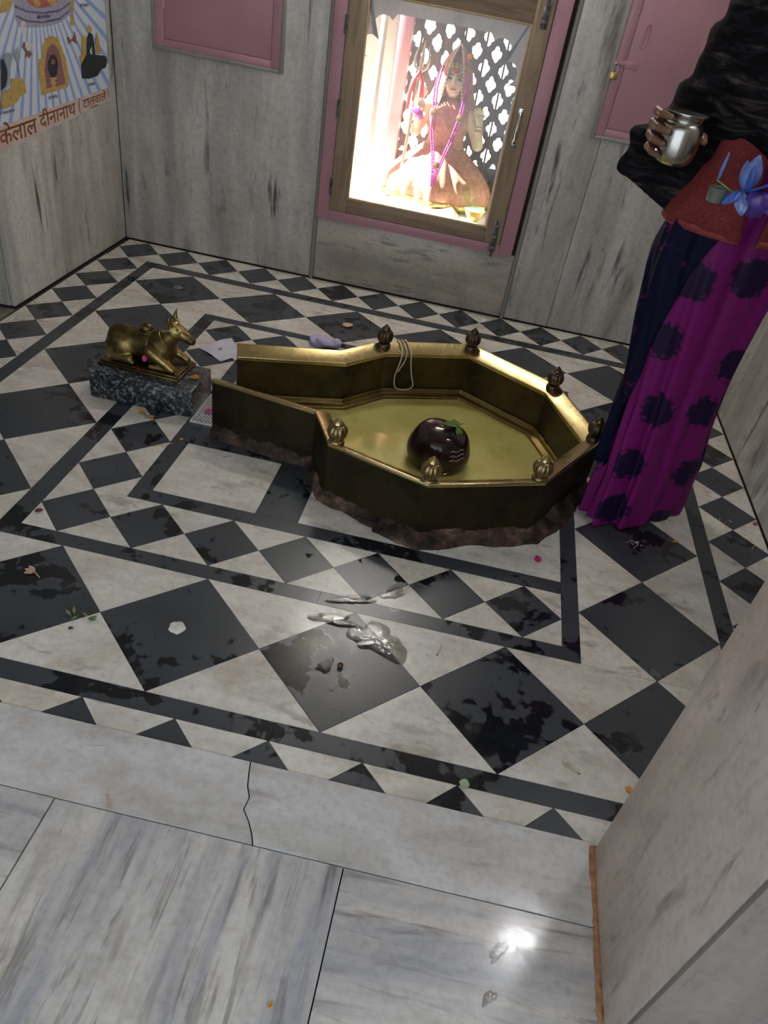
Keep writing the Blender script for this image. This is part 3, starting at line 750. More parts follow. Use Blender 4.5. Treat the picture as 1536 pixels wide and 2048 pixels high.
npart('pink_post', (0.126, 3.07, 0.42), (0.194, 3.13, 1.46), M['pink'])
# cusped arch plate
def arc(cx, cz, r, a0, a1, n=7): return [(cx+r*math.cos(math.radians(a0+(a1-a0)*i/n)), cz+r*math.sin(math.radians(a0+(a1-a0)*i/n))) for i in range(n+1)]
L0, R0 = 0.020, 0.735
con = [(L0, 0.421), (L0, 0.96)]+arc(L0+0.018, 0.985, 0.030, 235, 60)+arc(L0+0.045, 1.055, 0.042, 235, 40)+arc(L0+0.095, 1.125, 0.050, 220, 45)+[(L0+0.150, 1.185)]
con2 = [(R0-0.150, 1.185)]+arc(R0-0.095, 1.125, 0.050, 135, -40)+arc(R0-0.045, 1.055, 0.042, 140, -55)+arc(R0-0.018, 0.985, 0.030, 120, -55)+[(R0, 0.96), (R0, 0.421)]
inner = con+con2
def arch_plate(y0, y1):
    v = []; f = []
    n = len(inner); ox0, ox1, oz = -0.029, 0.831, 1.404
    outer = []
    for (x, z) in inner:
        if z <= 0.97: outer.append((ox0 if x < 0.4 else ox1, z))
        elif z >= 1.184: outer.append((x, oz))
        else:
            t = (z-0.97)/(1.185-0.97); cx = ox0 if x < 0.4 else ox1; outer.append((cx, z) if t < 0.5 else (cx+(x-cx)*(t-0.5)*1.6, oz))
    for y in (y0, y1):
        v += [(x-NO[0], y-NO[1], z-NO[2]) for x, z in inner]; v += [(x-NO[0], y-NO[1], z-NO[2]) for x, z in outer]
    for i in range(n-1):
        f.append((i, i+1, n+i+1, n+i)); f.append((2*n+i+1, 2*n+i, 3*n+i, 3*n+i+1)); f.append((i+1, i, 2*n+i, 2*n+i+1))
    return mesh('cusped_arch', v, f, nstone, niche)
arch_plate(2.703, 2.711)
for a, b in (((-0.0415, 2.6685, 0.36), (-0.020, 2.701, 1.405)), ((0.812, 2.6685, 0.36), (0.8335, 2.701, 1.405))): dpart('light_gap_strip', a, b, M['pink'])  # unseen strips added behind the leaf edges to block leaking sunlight
for a, b in (((-0.0195, 2.6685, 0.361), (0.8115, 2.701, 0.385)), ((-0.0195, 2.6685, 1.385), (0.8115, 2.701, 1.4045))): dpart('light_gap_strip', a, b, M['pink'])
# pierced screen: rhombic lattice with four lobed openings and little eyes between them
def screen():
    b = MB(); cw, ch = 0.098, 0.125; y0, y1 = 3.135, 3.165
    def cell(cx, cz):
        n = 24; hole = []; edge = []; hs = random.uniform(0.82, 1.0)
        for k in range(n):
            t = 2*PI*k/n; lob = 0.62+0.24*abs(math.cos(2*t))+random.uniform(-0.07, 0.07)
            c, s = math.cos(t), math.sin(t); d = 1/(abs(c)+abs(s))
            edge.append((cx+cw/2*c*d, cz+ch/2*s*d))
            hole.append((cx+cw/2*c*0.70*lob*hs, cz+ch/2*s*0.74*lob*hs))
        hole = [(cx+(hx-cx)*min(1, 0.86*abs(ex-cx+1e-9)/max(abs(hx-cx), 1e-9)) if abs(hx-cx) > abs(ex-cx)*0.86 else hx,
                 cz+(hz-cz)*min(1, 0.86*abs(ez-cz+1e-9)/max(abs(hz-cz), 1e-9)) if abs(hz-cz) > abs(ez-cz)*0.86 else hz) for (hx, hz), (ex, ez) in zip(hole, edge)]
        v = [(x, y0, z) for x, z in hole]+[(x, y0, z) for x, z in edge]+[(x, y1, z) for x, z in hole]+[(x, y1, z) for x, z in edge]
        f = []
        for k in range(n):
            j = (k+1) % n
            f += [(k, j, n+j, n+k), (2*n+j, 2*n+k, 3*n+k, 3*n+j), (j, k, 2*n+k, 2*n+j)]
        b.add(v, f)
    for r in range(-1, 18):
        for c in range(0, 9):
            x = 0.17+cw*(c+0.5*(r % 2)); z = 0.64+ch/2*r
            if z < 1.47 and x < 0.90: cell(x, z)
    b.box((0.12, y0, 0.42), (0.87, y1, 0.585))
    b.v = [(x-NO[0], y-NO[1], z-NO[2]) for x, y, z in b.v]
    return b.build('pierced_screen', jstone, niche)
screen()
for i in range(6):
    x = 0.24+0.105*i
    o = MB().tube([(0, 0, 0.42-NO[2]), (0, 0, 1.46-NO[2])], 0.0055, 6).build('window_bar', jstone, niche, smooth=60); o.location = (x-NO[0], 3.11-NO[1], 0)
box('floor_courtyard', (-12, 3.25, -0.3), (14, 30, -0.2), plain('courtyard_stone', (0.40, 0.37, 0.32), 0.8, nscale=2), kind='structure', label='sunlit ground outside behind the shrine niche')

# ------------------------------------------------------------------ seated idol in the niche
cream = plain('idol_painted_face', (0.72, 0.60, 0.40), 0.4, nscale=12, var=0.06)
cloth = plain('idol_rose_cloth', (0.46, 0.215, 0.15), 0.75, nscale=70, var=0.3, bmp=0.3)
gold = metal('gilt_trim', (0.62, 0.46, 0.16), (0.40, 0.28, 0.09), 0.35, 40)
magenta = plain('magenta_beads', (0.50, 0.03, 0.36), 0.25, nscale=60)
red = plain('red_paint', (0.50, 0.03, 0.03), 0.5)
dark_hair = plain('black_paint', (0.03, 0.025, 0.025), 0.5)
idol = empty('seated_idol', (0.45, 2.93, 0.42), label='seated goddess idol in a rose gown with magenta bead garlands behind the glass', cat='statue')
def loft(rings, n=48, fold=None, a0=0.0, a1=2*PI):
    b = MB(); full = abs(a1-a0-2*PI) < 1e-6; v = []; f = []; m = n if full else n+1
    for i, (cx, cy, z, rx, ry) in enumerate(rings):
        for k in range(m):
            t = a0+(a1-a0)*k/n; s = 1+(fold(t, i/(len(rings)-1)) if fold else 0)
            v.append((cx+rx*s*math.cos(t), cy+ry*s*math.sin(t), z))
    for i in range(len(rings)-1):
        for k in range(n):
            j = (k+1) % m
            if not full and k == n: continue
            f.append((i*m+k, i*m+j, (i+1)*m+j, (i+1)*m+k))
    if full: f.append(tuple(range(m-1, -1, -1))); f.append(tuple((len(rings)-1)*m+k for k in range(m)))
    b.add(v, f); return b
def dense(rings, sub=5):
    a = np.array(rings, float); t = np.arange(len(a)); u = np.linspace(0, len(a)-1, (len(a)-1)*sub+1)
    out = []
    for x in u:
        i = min(int(x), len(a)-2); s = x-i
        p0, p1, p2, p3 = a[max(i-1, 0)], a[i], a[i+1], a[min(i+2, len(a)-1)]
        out.append(tuple(0.5*((2*p1)+(-p0+p2)*s+(2*p0-5*p1+4*p2-p3)*s*s+(-p0+3*p1-3*p2+p3)*s**3)))
    return out
fold_i = lambda t, u: (0.085*math.sin(11*t+2.2*math.sin(2*t)+u*1.4)+0.045*math.sin(23*t+u*3))*(1-0.55*u)
loft(dense([(0, 0, 0.012, 0.255, 0.155), (0, 0, 0.05, 0.262, 0.165), (0, 0, 0.11, 0.250, 0.160), (0, 0.01, 0.17, 0.205, 0.14), (0, 0.02, 0.22, 0.150, 0.115), (0, 0.02, 0.265, 0.095, 0.085)]), 96, fold_i).build('gown_skirt', cloth, idol, smooth=180)
loft(dense([(0, 0, 0.012, 0.262, 0.162), (0, 0, 0.026, 0.268, 0.170), (0, 0, 0.042, 0.265, 0.168)], 3), 96, lambda t, u: fold_i(t, 0)).build('gilt_hem', gold, idol, smooth=180)
loft(dense([(0, 0.02, 0.255, 0.094, 0.082), (0, 0.015, 0.31, 0.088, 0.078), (0, 0.01, 0.36, 0.105, 0.085), (0, 0.01, 0.41, 0.118, 0.075), (0, 0.012, 0.445, 0.085, 0.06), (0, 0.012, 0.47, 0.045, 0.045)]), 64, lambda t, u: 0.03*math.sin(9*t+7*u)).build('bodice', cloth, idol, smooth=180)
def head_f(p):
    d = ellip(p, (0, 0, 0.545), (0.052, 0.056, 0.068))
    d = smin(d, capsule(p, (0, 0.012, 0.45), (0, 0.01, 0.50), 0.028), 0.02)
    d = smin(d, ellip(p, (0, -0.03, 0.505), (0.026, 0.022, 0.022)), 0.02)          # chin
    d = smin(d, capsule(p, (0, -0.052, 0.560), (0, -0.066, 0.536), 0.005, 0.010), 0.008)  # nose
    for s in (-1, 1):
        d = smin(d, ellip(p, (s*0.026, -0.040, 0.530), (0.016, 0.014, 0.016)), 0.012)
        d = -smin(-d, ellip(p, (s*0.022, -0.060, 0.556), (0.013, 0.010, 0.007)), 0.006)
    d = smin(d, ellip(p, (0, -0.056, 0.514), (0.013, 0.006, 0.0045)), 0.003)
    return d
head = net_obj('head', head_f, (-0.075, -0.085, 0.44), (0.075, 0.08, 0.63), 0.0045, cream, idol)
for s in (-1, 1):
    e = MB().lathe([(0.0005, -0.0045), (0.004, -0.0035), (0.0055, 0), (0.004, 0.0035), (0.0005, 0.0045)], 10); e.v = [(x*1.9, y*0.6, z) for x, y, z in e.v]
    o = e.build('eye', dark_hair, head, smooth=180); o.location = (s*0.022, -0.0525, 0.556)
    o = MB().tube([(-0.015, 0.003, -0.001), (0, -0.001, 0.004), (0.015, 0.004, 0.0)], 0.0022, 6).build('eyebrow', dark_hair, head, smooth=180); o.location = (s*0.023, -0.0545, 0.569)
o = MB().tube([(-0.011, 0.002, 0), (0, -0.002, -0.001), (0.011, 0.002, 0)], 0.003, 8).build('lips', red, head, smooth=180); o.location = (0, -0.060, 0.514)
tk = MB().lathe([(0.0005, -0.003), (0.012, -0.002), (0.013, 0), (0.012, 0.002), (0.0005, 0.003)], 14); tk.v = [(x*1.25, z, y) for x, y, z in tk.v]
o = tk.build('forehead_mark', red, head, smooth=180); o.location = (0, -0.053, 0.588)
# veil open in front
vr = dense([(0, 0.035, 0.40, 0.150, 0.085), (0, 0.032, 0.46, 0.112, 0.080), (0, 0.022, 0.53, 0.086, 0.080), (0, 0.014, 0.60, 0.070, 0.072), (0, 0.008, 0.645, 0.044, 0.046), (0, 0.004, 0.685, 0.008, 0.010)])
loft(vr, 60, lambda t, u: 0.03*math.sin(14*t+5*u), math.radians(-62), math.radians(242)).build('veil', cloth, idol, smooth=180)
tr_ = []
for u in np.linspace(0, 1, 26):
    t = math.radians(242+(56)*0+0)  # left edge of veil
    i = int(u*(len(vr)-1)); tr_.append((vr[i][0]+vr[i][3]*math.cos(t), vr[i][1]+vr[i][4]*math.sin(t)-0.002, vr[i][2]))
tr2 = [(-x, y, z) for x, y, z in tr_]
for q in (tr_, tr2):
    b = MB()
    for (x, y, z) in q: b.lathe([(0.0003, -0.006), (0.0045, -0.003), (0.0055, 0), (0.0045, 0.003), (0.0003, 0.006)], 6, (x, y, z))
    b.build('veil_lace', plain('veil_lace', (0.70, 0.52, 0.40), 0.6), idol, smooth=180)
cr = MB()
for k in range(7):
    a = math.radians(-150+20*k); cr.tube([(0.056*math.cos(a), 0.058*math.sin(a), 0.600), (0.060*math.cos(a), 0.062*math.sin(a), 0.622-0.004*abs(k-3))], [0.007, 0.002], 6)
cr.build('crown', gold, idol, smooth=60)
o = MB().lathe([(0.001, -0.012), (0.010, -0.008), (0.013, 0), (0.009, 0.008), (0.001, 0.012)], 12).build('flower_on_veil', M['marigold'], idol, smooth=180); o.location = (0.052, -0.045, 0.652)
# arms with open hands
def arm(sh, el, wr, hand_dir, name, bl):
    sh, el, wr, hd_ = (np.array(x, float) for x in (sh, el, wr, hand_dir))
    hd_ = hd_/np.linalg.norm(hd_); side = np.cross(hd_, [0, -1, 0]); side /= np.linalg.norm(side)
    def f(p):
        d = smin(capsule(p, sh, el, 0.030, 0.024), capsule(p, el, wr, 0.024, 0.015), 0.012)
        pc = wr+hd_*0.022
        d = smin(d, smin(capsule(p, wr, pc+side*0.010, 0.012, 0.011), capsule(p, wr, pc-side*0.010, 0.012, 0.011), 0.008), 0.008)
        for k, (o_, ln) in enumerate(((-0.0165, 0.030), (-0.0055, 0.036), (0.0055, 0.034), (0.0165, 0.026))):
            a = pc+side*o_+hd_*0.008; d = np.minimum(d, smin(capsule(p, a, a+hd_*ln*0.6, 0.0050), capsule(p, a+hd_*ln*0.6, a+hd_*ln+np.array([0, -0.006, 0]), 0.0048, 0.004), 0.003))
        a = wr+hd_*0.010; d = smin(d, capsule(p, a, a-side*0.026*bl+hd_*0.018, 0.006, 0.0045), 0.004)
        return d
    al = np.array([sh, el, wr, wr+hd_*0.075]); lo = al.min(0)-0.045; hi = al.max(0)+0.045
    return net_obj(name, f, lo, hi, 0.0042, cream, idol)
arm((-0.10, 0.0, 0.41), (-0.150, -0.03, 0.315), (-0.135, -0.085, 0.395), (0.05, -0.2, 1), 'arm', 1)
arm((-0.115, 0.03, 0.41), (-0.200, 0.02, 0.36), (-0.160, -0.02, 0.445), (0.5, -0.2, 1), 'arm', 1)
arm((0.10, 0.0, 0.41), (0.165, -0.02, 0.300), (0.155, -0.05, 0.400), (-0.25, -0.1, 1), 'arm', -1)
for x, y, z in ((-0.138, -0.075, 0.378), (0.157, -0.047, 0.382), (0.158, -0.042, 0.366)):
    b = MB().tube([(0.019*math.cos(t), 0.019*math.sin(t), 0) for t in np.linspace(0, 2*PI, 17)], 0.0035, 6, cap=False)
    o = b.build('bangle', gold, idol, smooth=180); o.location = (x, y, z)
def beads(name, path, n, r, m, par):
    p = np.array(dense(path, 8)); seg = np.r_[0, np.cumsum(np.linalg.norm(np.diff(p, axis=0), axis=1))]
    b = MB()
    for s in np.linspace(0, seg[-1], n):
        c = [np.interp(s, seg, p[:, k]) for k in range(3)]
        b.lathe([(r*0.1, -r), (r*0.75, -r*0.66), (r, 0), (r*0.75, r*0.66), (r*0.1, r)], 7, c)
    return b.build(name, m, par, smooth=180)
for s in (0, 0.012):
    beads('bead_garland', [(-0.062-s, -0.055, 0.595), (-0.070-s, -0.085, 0.52), (-0.062-s, -0.105, 0.42), (-0.052-s, -0.110, 0.33), (-0.030-s*0.8, -0.135, 0.24), (-0.018-s*0.6, -0.165, 0.175)], 58, 0.0052, magenta, idol)
    beads('bead_garland', [(0.062+s*0.6, -0.055, 0.575), (0.062+s*0.6, -0.085, 0.51), (0.055+s, -0.105, 0.42), (0.035+s, -0.115, 0.32), (0.012+s*0.8, -0.140, 0.24), (-0.002+s*0.6, -0.165, 0.175)], 56, 0.0052, magenta, idol)
for k in range(4): beads('garland_tassel', [(-0.024+0.009*k, -0.150, 0.215), (-0.022+0.008*k, -0.168, 0.165), (-0.018+0.005*k, -0.172, 0.125-0.006*abs(k-1.5))], 12, 0.0052, magenta, idol)
for x, y, z in ((-0.066, -0.112, 0.415), (0.060, -0.114, 0.412), (-0.008, -0.165, 0.205)):
    b = MB().lathe([(0.001, 0), (0.014, 0.001), (0.0155, 0.004), (0.011, 0.006), (0.006, 0.005), (0.001, 0.009)], 16); b.v = [(a, -c, bb) for a, bb, c in b.v]
    o = b.build('garland_medallion', gold, idol, smooth=60); o.location = (x, y, z)
# trident leaning beside the idol
tri_o = empty('trident', (0.255, 2.865, 0.42), label='slender trident with red ribbons standing beside the idol', cat='trident')
tm = metal('trident_metal', (0.70, 0.62, 0.45), (0.5, 0.42, 0.28), 0.35, 20)
MB().tube([(0, 0, 0), (0.028, 0.01, 0.55)], 0.0075, 8).build('shaft', tm, tri_o, smooth=60)
MB().tube([(0.028, 0.01, 0.55), (0.030, 0.01, 0.60), (0.033, 0.01, 0.68)], [0.007, 0.010, 0.001], 8).build('prong', tm, tri_o, smooth=60)
for s in (-1, 1): MB().tube([(0.028, 0.01, 0.555), (0.028+s*0.028, 0.01, 0.575), (0.030+s*0.034, 0.01, 0.61), (0.032+s*0.022, 0.01, 0.66)], [0.006, 0.006, 0.006, 0.001], 8).build('prong', tm, tri_o, smooth=60)
for s in (-1, 1):
    MB().tube([(0.026, 0.002, 0.56), (0.026+s*0.022, -0.004, 0.52), (0.024+s*0.030, 0.004, 0.46), (0.022+s*0.028, 0.0, 0.40)], [0.006, 0.010, 0.011, 0.008], 6).build('ribbon', red, tri_o, smooth=60)
MB().tube([(0.016, 0.0, 0.395), (0.036, -0.02, 0.405), (0.060, -0.025, 0.395), (0.072, -0.02, 0.375)], [0.012, 0.020, 0.020, 0.012], 8).build('cloth_knot', magenta, tri_o, smooth=180)
# white cloth heaped in front of the idol, bowl
clf = lambda x, y: 0.018+0.016*math.sin(21*x+5*y)+0.010*math.sin(37*y-9*x)
gx = np.linspace(0.03, 0.60, 40); gy = np.linspace(2.716, 2.766, 14)
v = []; f = []
for j, y in enumerate(gy):
    for i, x in enumerate(gx):
        e = min(1, min(i, 39-i, j, 13-j)/3); v.append((x-0.30, y-2.76, e*max(0.004, clf(x, y)+0.01)))
for j in range(13):
    for i in range(39): f.append((j*40+i, j*40+i+1, (j+1)*40+i+1, (j+1)*40+i))
mesh('offering_cloth', v, f, plain('offering_cloth_white', (0.75, 0.70, 0.58), 0.8, nscale=40), smooth=180, loc=(0.30, 2.76, 0.4205), label='crumpled white cloth spread on the niche floor in front of the idol', cat='cloth')
bw = empty('bowl', (0.672, 2.745, 0.4205), label='small yellow bowl with bright green lining at the foot of the idol', cat='bowl')
MB().lathe([(0.022, 0), (0.026, 0.003), (0.042, 0.028), (0.050, 0.050), (0.052, 0.050), (0.050, 0.0505), (0.049, 0.049)], 24).build('shell', plain('bowl_yellow', (0.62, 0.58, 0.12), 0.4), bw, smooth=50)
MB().lathe([(0.046, 0.048), (0.047, 0.0515), (0.030, 0.0530), (0.001, 0.0525)], 24).build('lining', plain('bowl_green', (0.05, 0.55, 0.10), 0.5), bw, smooth=50)

# ------------------------------------------------------------------ pink wall cupboards
def cupboard(x0, x1, z0, z1, label):
    o = empty('wall_cupboard', ((x0+x1)/2, 2.664, z0), label=label, cat='cupboard', group='pink cupboards in the far wall')
    off = ((x0+x1)/2, 2.664, z0)
    w = 0.016
    for a, b in (((x0, 2.646, z0), (x0+w, 2.6645, z1)), ((x1-w, 2.646, z0), (x1, 2.6645, z1)), ((x0+w, 2.646, z0), (x1-w, 2.6645, z0+w)), ((x0+w, 2.646, z1-w), (x1-w, 2.6645, z1))):
        dpart('stone_moulding', a, b, M['bead'], o, 0.004, off)
    i0, i1, j0, j1 = x0+w, x1-w, z0+w, z1-w; fw = 0.040
    for a, b in (((i0, 2.650, j0), (i0+fw, 2.6645, j1)), ((i1-fw, 2.650, j0), (i1, 2.6645, j1)), ((i0+fw, 2.650, j0), (i1-fw, 2.6645, j0+0.030)), ((i0+fw, 2.650, j1-0.03), (i1-fw, 2.6645, j1))):
        dpart('frame', a, b, M['pink'], o, 0.002, off)
    lf = dpart('door_leaf', (i0+fw+0.0015, 2.654, j0+0.0315), (i1-fw-0.0015, 2.6645, j1-0.0315), M['pink'], o, 0.002, off)
    return o, off, lf
cl, coff, lf = cupboard(-0.932, -0.315, 0.884, 1.52, 'pink painted cupboard door hinged beside the poster wall corner')
for z in (1.075, 1.36):
    h = MB().box((-0.006, -0.003, -0.032), (0.006, 0.002, 0.032), 0.001).tube([(0, -0.005, -0.034), (0, -0.005, 0.034)], 0.004, 8)
    o = h.build('hinge', M['pink'], cl, smooth=40); o.location = (-0.874-coff[0], 2.651-coff[1], z-coff[2])
cr2, coff, lf = cupboard(1.116, 1.74, 0.884, 1.60, 'pink painted cupboard door with hasp and ring handle behind the woman')
hsp = empty('hasp', (0, 0, 0), parent=cr2)
o = MB().box((0, -0.004, -0.013), (0.062, 0.0, 0.013), 0.002).build('hasp_plate', M['pink'], hsp, smooth=30); o.location = (1.168-coff[0], 2.649-coff[1], 1.172-coff[2])
o = MB().box((0, -0.006, -0.007), (0.052, -0.001, 0.007), 0.002).build('hasp_strap', M['pink'], hsp, smooth=30); o.location = (1.125-coff[0], 2.649-coff[1], 1.172-coff[2])
o = MB().tube([(0, 0, -0.008), (0, -0.014, -0.006), (0, -0.014, 0.006), (0, 0, 0.008)], 0.003, 6).build('staple', M['iron'], hsp, smooth=40); o.location = (1.137-coff[0], 2.650-coff[1], 1.172-coff[2])
pl_ = empty('padlock', (1.137, 2.630, 1.112), label='small brass padlock hanging from the hasp of the pink cupboard', cat='padlock')
MB().box((-0.016, -0.007, 0), (0.016, 0.007, 0.030), 0.004).build('body', metal('padlock_brass', (0.60, 0.46, 0.16), (0.35, 0.25, 0.08), 0.35, 40), pl_, smooth=40)
MB().tube([(-0.010, 0, 0.028), (-0.010, 0, 0.046), (-0.006, 0, 0.056), (0, 0, 0.0595), (0.006, 0, 0.056), (0.010, 0, 0.046), (0.010, 0, 0.028)], 0.0032, 8).build('shackle', M['steel'], pl_, smooth=60)
rh = MB().tube([(0.010*math.sin(t), -0.010-0.004*math.cos(t*0.5), 0.042*math.cos(t)) for t in np.linspace(0, 2*PI, 21)], 0.0035, 8, cap=False)
o = rh.build('ring_handle', M['pink'], cr2, smooth=60); o.location = (1.222-coff[0], 2.652-coff[1], 1.278-coff[2])
o = MB().box((-0.008, -0.012, -0.006), (0.008, 0.002, 0.006), 0.002).build('handle_plate', M['pink'], cr2, smooth=40); o.location = (1.222-coff[0], 2.652-coff[1], 1.318-coff[2])

# ------------------------------------------------------------------ brass basin
RH = 0.215
PATH = [(-0.039, 0.946), (0.338, 0.882), (0.4235, 0.706), (0.755, 0.598), (1.1105, 0.758), (1.311, 1.123), (1.159, 1.490), (0.800, 1.707), (0.442, 1.543), (0.314, 1.382), (-0.0525, 1.2515)]
BO = (0.80, 1.15)
def off_path(path, d):
    out = []
    for i, p in enumerate(path):
        p = Vector(p); a = Vector(path[i-1]) if i > 0 else None; b = Vector(path[i+1]) if i < len(path)-1 else None
        n1 = n2 = None
        if a is not None: u = (p-a).normalized(); n1 = Vector((-u.y, u.x))
        if b is not None: u = (b-p).normalized(); n2 = Vector((-u.y, u.x))
        n1 = n1 or n2; n2 = n2 or n1
        out.append(p+(n1+n2)*(d/(1+n1.dot(n2))))
    return out
def sweep(prof, path=PATH):
    v = []; f = []; m = len(prof); n = len(path)
    for (d, z) in prof: v += [(q.x-BO[0], q.y-BO[1], z) for q in off_path(path, d)]
    for i in range(m):
        j = (i+1) % m
        for k in range(n-1): f.append((i*n+k, i*n+k+1, j*n+k+1, j*n+k))
    f.append(tuple(i*n for i in range(m))); f.append(tuple(i*n+n-1 for i in range(m-1, -1, -1)))
    return MB().add(v, f)
basin = empty('brass_basin', (BO[0], BO[1], 0.0), label='angular brass basin with a long open spout and ribbed knobs on its rim', cat='basin')
def recalc(o):
    bm = bmesh.new(); bm.from_mesh(o.data); bmesh.ops.recalc_face_normals(bm, faces=bm.faces); bm.to_mesh(o.data); bm.free(); return o
def bevel(o, w, seg=2):
    bm = bmesh.new(); bm.from_mesh(o.data); bmesh.ops.recalc_face_normals(bm, faces=bm.faces)
    bmesh.ops.bevel(bm, geom=[e for e in bm.edges if len(e.link_faces) == 2 and e.calc_face_angle(0) > 0.3], offset=w, segments=seg, affect='EDGES', profile=0.5)
    bm.to_mesh(o.data); bm.free(); o.data.polygons.foreach_set('use_smooth', [True]*len(o.data.polygons)); o.data.set_sharp_from_angle(angle=math.radians(35)); return o
recalc(sweep([(0.0, 0.0), (0.0, RH-0.012), (0.020, RH-0.024), (0.020, 0.0)]).build('outer_wall', M['brass_outer'], basin, label='tarnished outer face with shade in its colour'))
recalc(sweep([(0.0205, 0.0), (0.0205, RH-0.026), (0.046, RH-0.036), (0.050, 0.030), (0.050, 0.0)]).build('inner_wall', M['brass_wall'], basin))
bevel(sweep([(-0.003, RH-0.014), (-0.003, RH-0.001), (0.004, RH), (0.057, RH-0.027), (0.057, RH-0.040), (0.050, RH-0.040)]).build('rim', M['brass_rim'], basin), 0.0025)
bevel(sweep([(0.050, 0.0), (0.050, 0.040), (0.060, 0.039), (0.063, 0.022), (0.086, 0.018), (0.090, 0.0)]).build('stepped_ledge', M['brass_step'], basin), 0.0018)
fp = [(q.x-BO[0], q.y-BO[1]) for q in off_path(PATH, 0.088)]
MB().prism(fp, 0.0005, 0.008).build('basin_floor', M['brass_floor'], basin, label='bright wet brass floor of the basin')
# ribbed knobs
FIN = off_path(PATH, 0.026)[2:9]
rib = lambda t, i: 1.0-0.10*abs(math.cos(5*t))**6
def knob(x, y, dark):
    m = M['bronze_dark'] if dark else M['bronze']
    k = MB().lathe([(0.022, -0.012), (0.026, 0.002), (0.0265, 0.012), (0.023, 0.018), (0.019, 0.021)], 28).build('knob', m, basin, smooth=40)
    k.location = (x-BO[0], y-BO[1], RH-0.014)
    bl = [(0.017, 0.020)]+[(0.0325*math.cos(a)**0.8 if math.cos(a) > 0 else 0.001, 0.047+0.029*math.sin(a)) for a in np.linspace(-1.02, 1.12, 15)]
    MB().lathe(bl, 80, flute=rib).build('ribbed_bulb', m, k, smooth=180)
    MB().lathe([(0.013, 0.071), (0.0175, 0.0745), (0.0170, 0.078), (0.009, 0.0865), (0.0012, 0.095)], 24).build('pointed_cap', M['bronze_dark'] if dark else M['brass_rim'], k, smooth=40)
for i, q in enumerate(FIN): knob(q.x, q.y, i in (3, 4, 5, 6))
# rough mortar bed round its foot
def mortar_bed():
    pts = [Vector(p) for p in PATH]; run = []
    for a, b in zip(pts[:7], pts[1:8]):
        n = max(6, int((b-a).length/0.012)); run += [a.lerp(b, i/n) for i in range(n)]
    nrm = []; 
    for i, p in enumerate(run):
        d = (run[min(i+4, len(run)-1)]-run[max(i-4, 0)]).normalized(); nrm.append(Vector((d.y, -d.x)))
    v = []; f = []; m = 9
    rr = random.Random(3)
    wob = [rr.uniform(0.6, 1.4) for _ in range(400)]
    def sm_noise(step):
        k = [rr.uniform(-1, 1) for _ in range(400)]; return [k[i//step]*(1-(i % step)/step)+k[i//step+1]*((i % step)/step) for i in range(400)]
    nz1 = sm_noise(9); nz2 = sm_noise(3)
    for i, (p, nn) in enumerate(zip(run, nrm)):
        u = i/len(run); w = 0.030+0.010*nz1[i]+0.005*nz2[i]
        if p.x < 0.33: w *= 0.75
        if p.x > 0.62: w += 0.018
        if p.x > 1.11 and p.y < 1.3: w += 0.020*max(0, 1-abs(p.y-0.85)/0.12)
        h = 0.036+0.012*nz1[(i*3+7) % 300]+0.008*nz2[(i+90) % 300]
        for k in range(m):
            t = k/(m-1); z = h*(1-t)**0.75*(0.8+0.4*wob[(i*7+k*31) % 400]*0.5)
            q = p-nn*0.004+nn*(w*t+0.004)
            v.append((q.x-BO[0]+rr.uniform(-0.0015, 0.0015), q.y-BO[1]+rr.uniform(-0.0015, 0.0015), max(0.0004, z+rr.uniform(-0.0025, 0.0025)*(1-t)) if k < m-1 else -0.002))
    n = len(run)
    for i in range(n-1):
        for k in range(m-1): f.append((i*m+k, (i+1)*m+k, (i+1)*m+k+1, i*m+k+1))
    o = mesh('mortar_bed', v, f, M['mortar'], basin, smooth=180, label='crumbling brown mortar bedding'); recalc(o)
mortar_bed()
# dark polished stone in the basin
def linga_f(p):
    d = ellip(p, (0, 0, 0.045), (0.116, 0.112, 0.105))
    d = smin(d, ellip(p, (0, 0, 0.095), (0.088, 0.086, 0.052)), 0.03)
    d = np.maximum(d, -p[..., 2])
    return d+0.0022*np.sin(p[..., 0]*31+1)*np.sin(p[..., 1]*27)+0.0015*np.sin(p[..., 2]*50+p[..., 0]*40)
lin_o = empty('domed_stone', (0.760, 1.085, 0.008), label='dark maroon polished domed stone standing on the basin floor', cat='stone')
net_obj('stone', linga_f, (-0.13, -0.13, -0.004), (0.13, 0.13, 0.165), 0.005, M['linga'], lin_o)
for k in range(3):
    b = MB(); n = 12
    for i in range(n+1):
        pass
    path = []
    for i in range(n+1):
        a = math.radians(-66+3.1*i+random.uniform(-0.5, 0.5)); z = 0.098-0.015*k+0.002*math.sin(i*0.9)
        # point of the dome at this height and bearing, found by marching inwards
        r = 0.15
        while r > 0.02 and linga_f(np.array([[r*math.cos(a), r*math.sin(a), z]]))[0] > -0.0012: r -= 0.0006
        path.append((r*math.cos(a), r*math.sin(a), z))
    MB().tube(path, [0.0015]+[0.0042+random.uniform(-0.0008, 0.0008) for _ in range(n-1)]+[0.0015], 6).build('ash_mark', M['ash'], lin_o, smooth=180, label='grey stripe of ash')
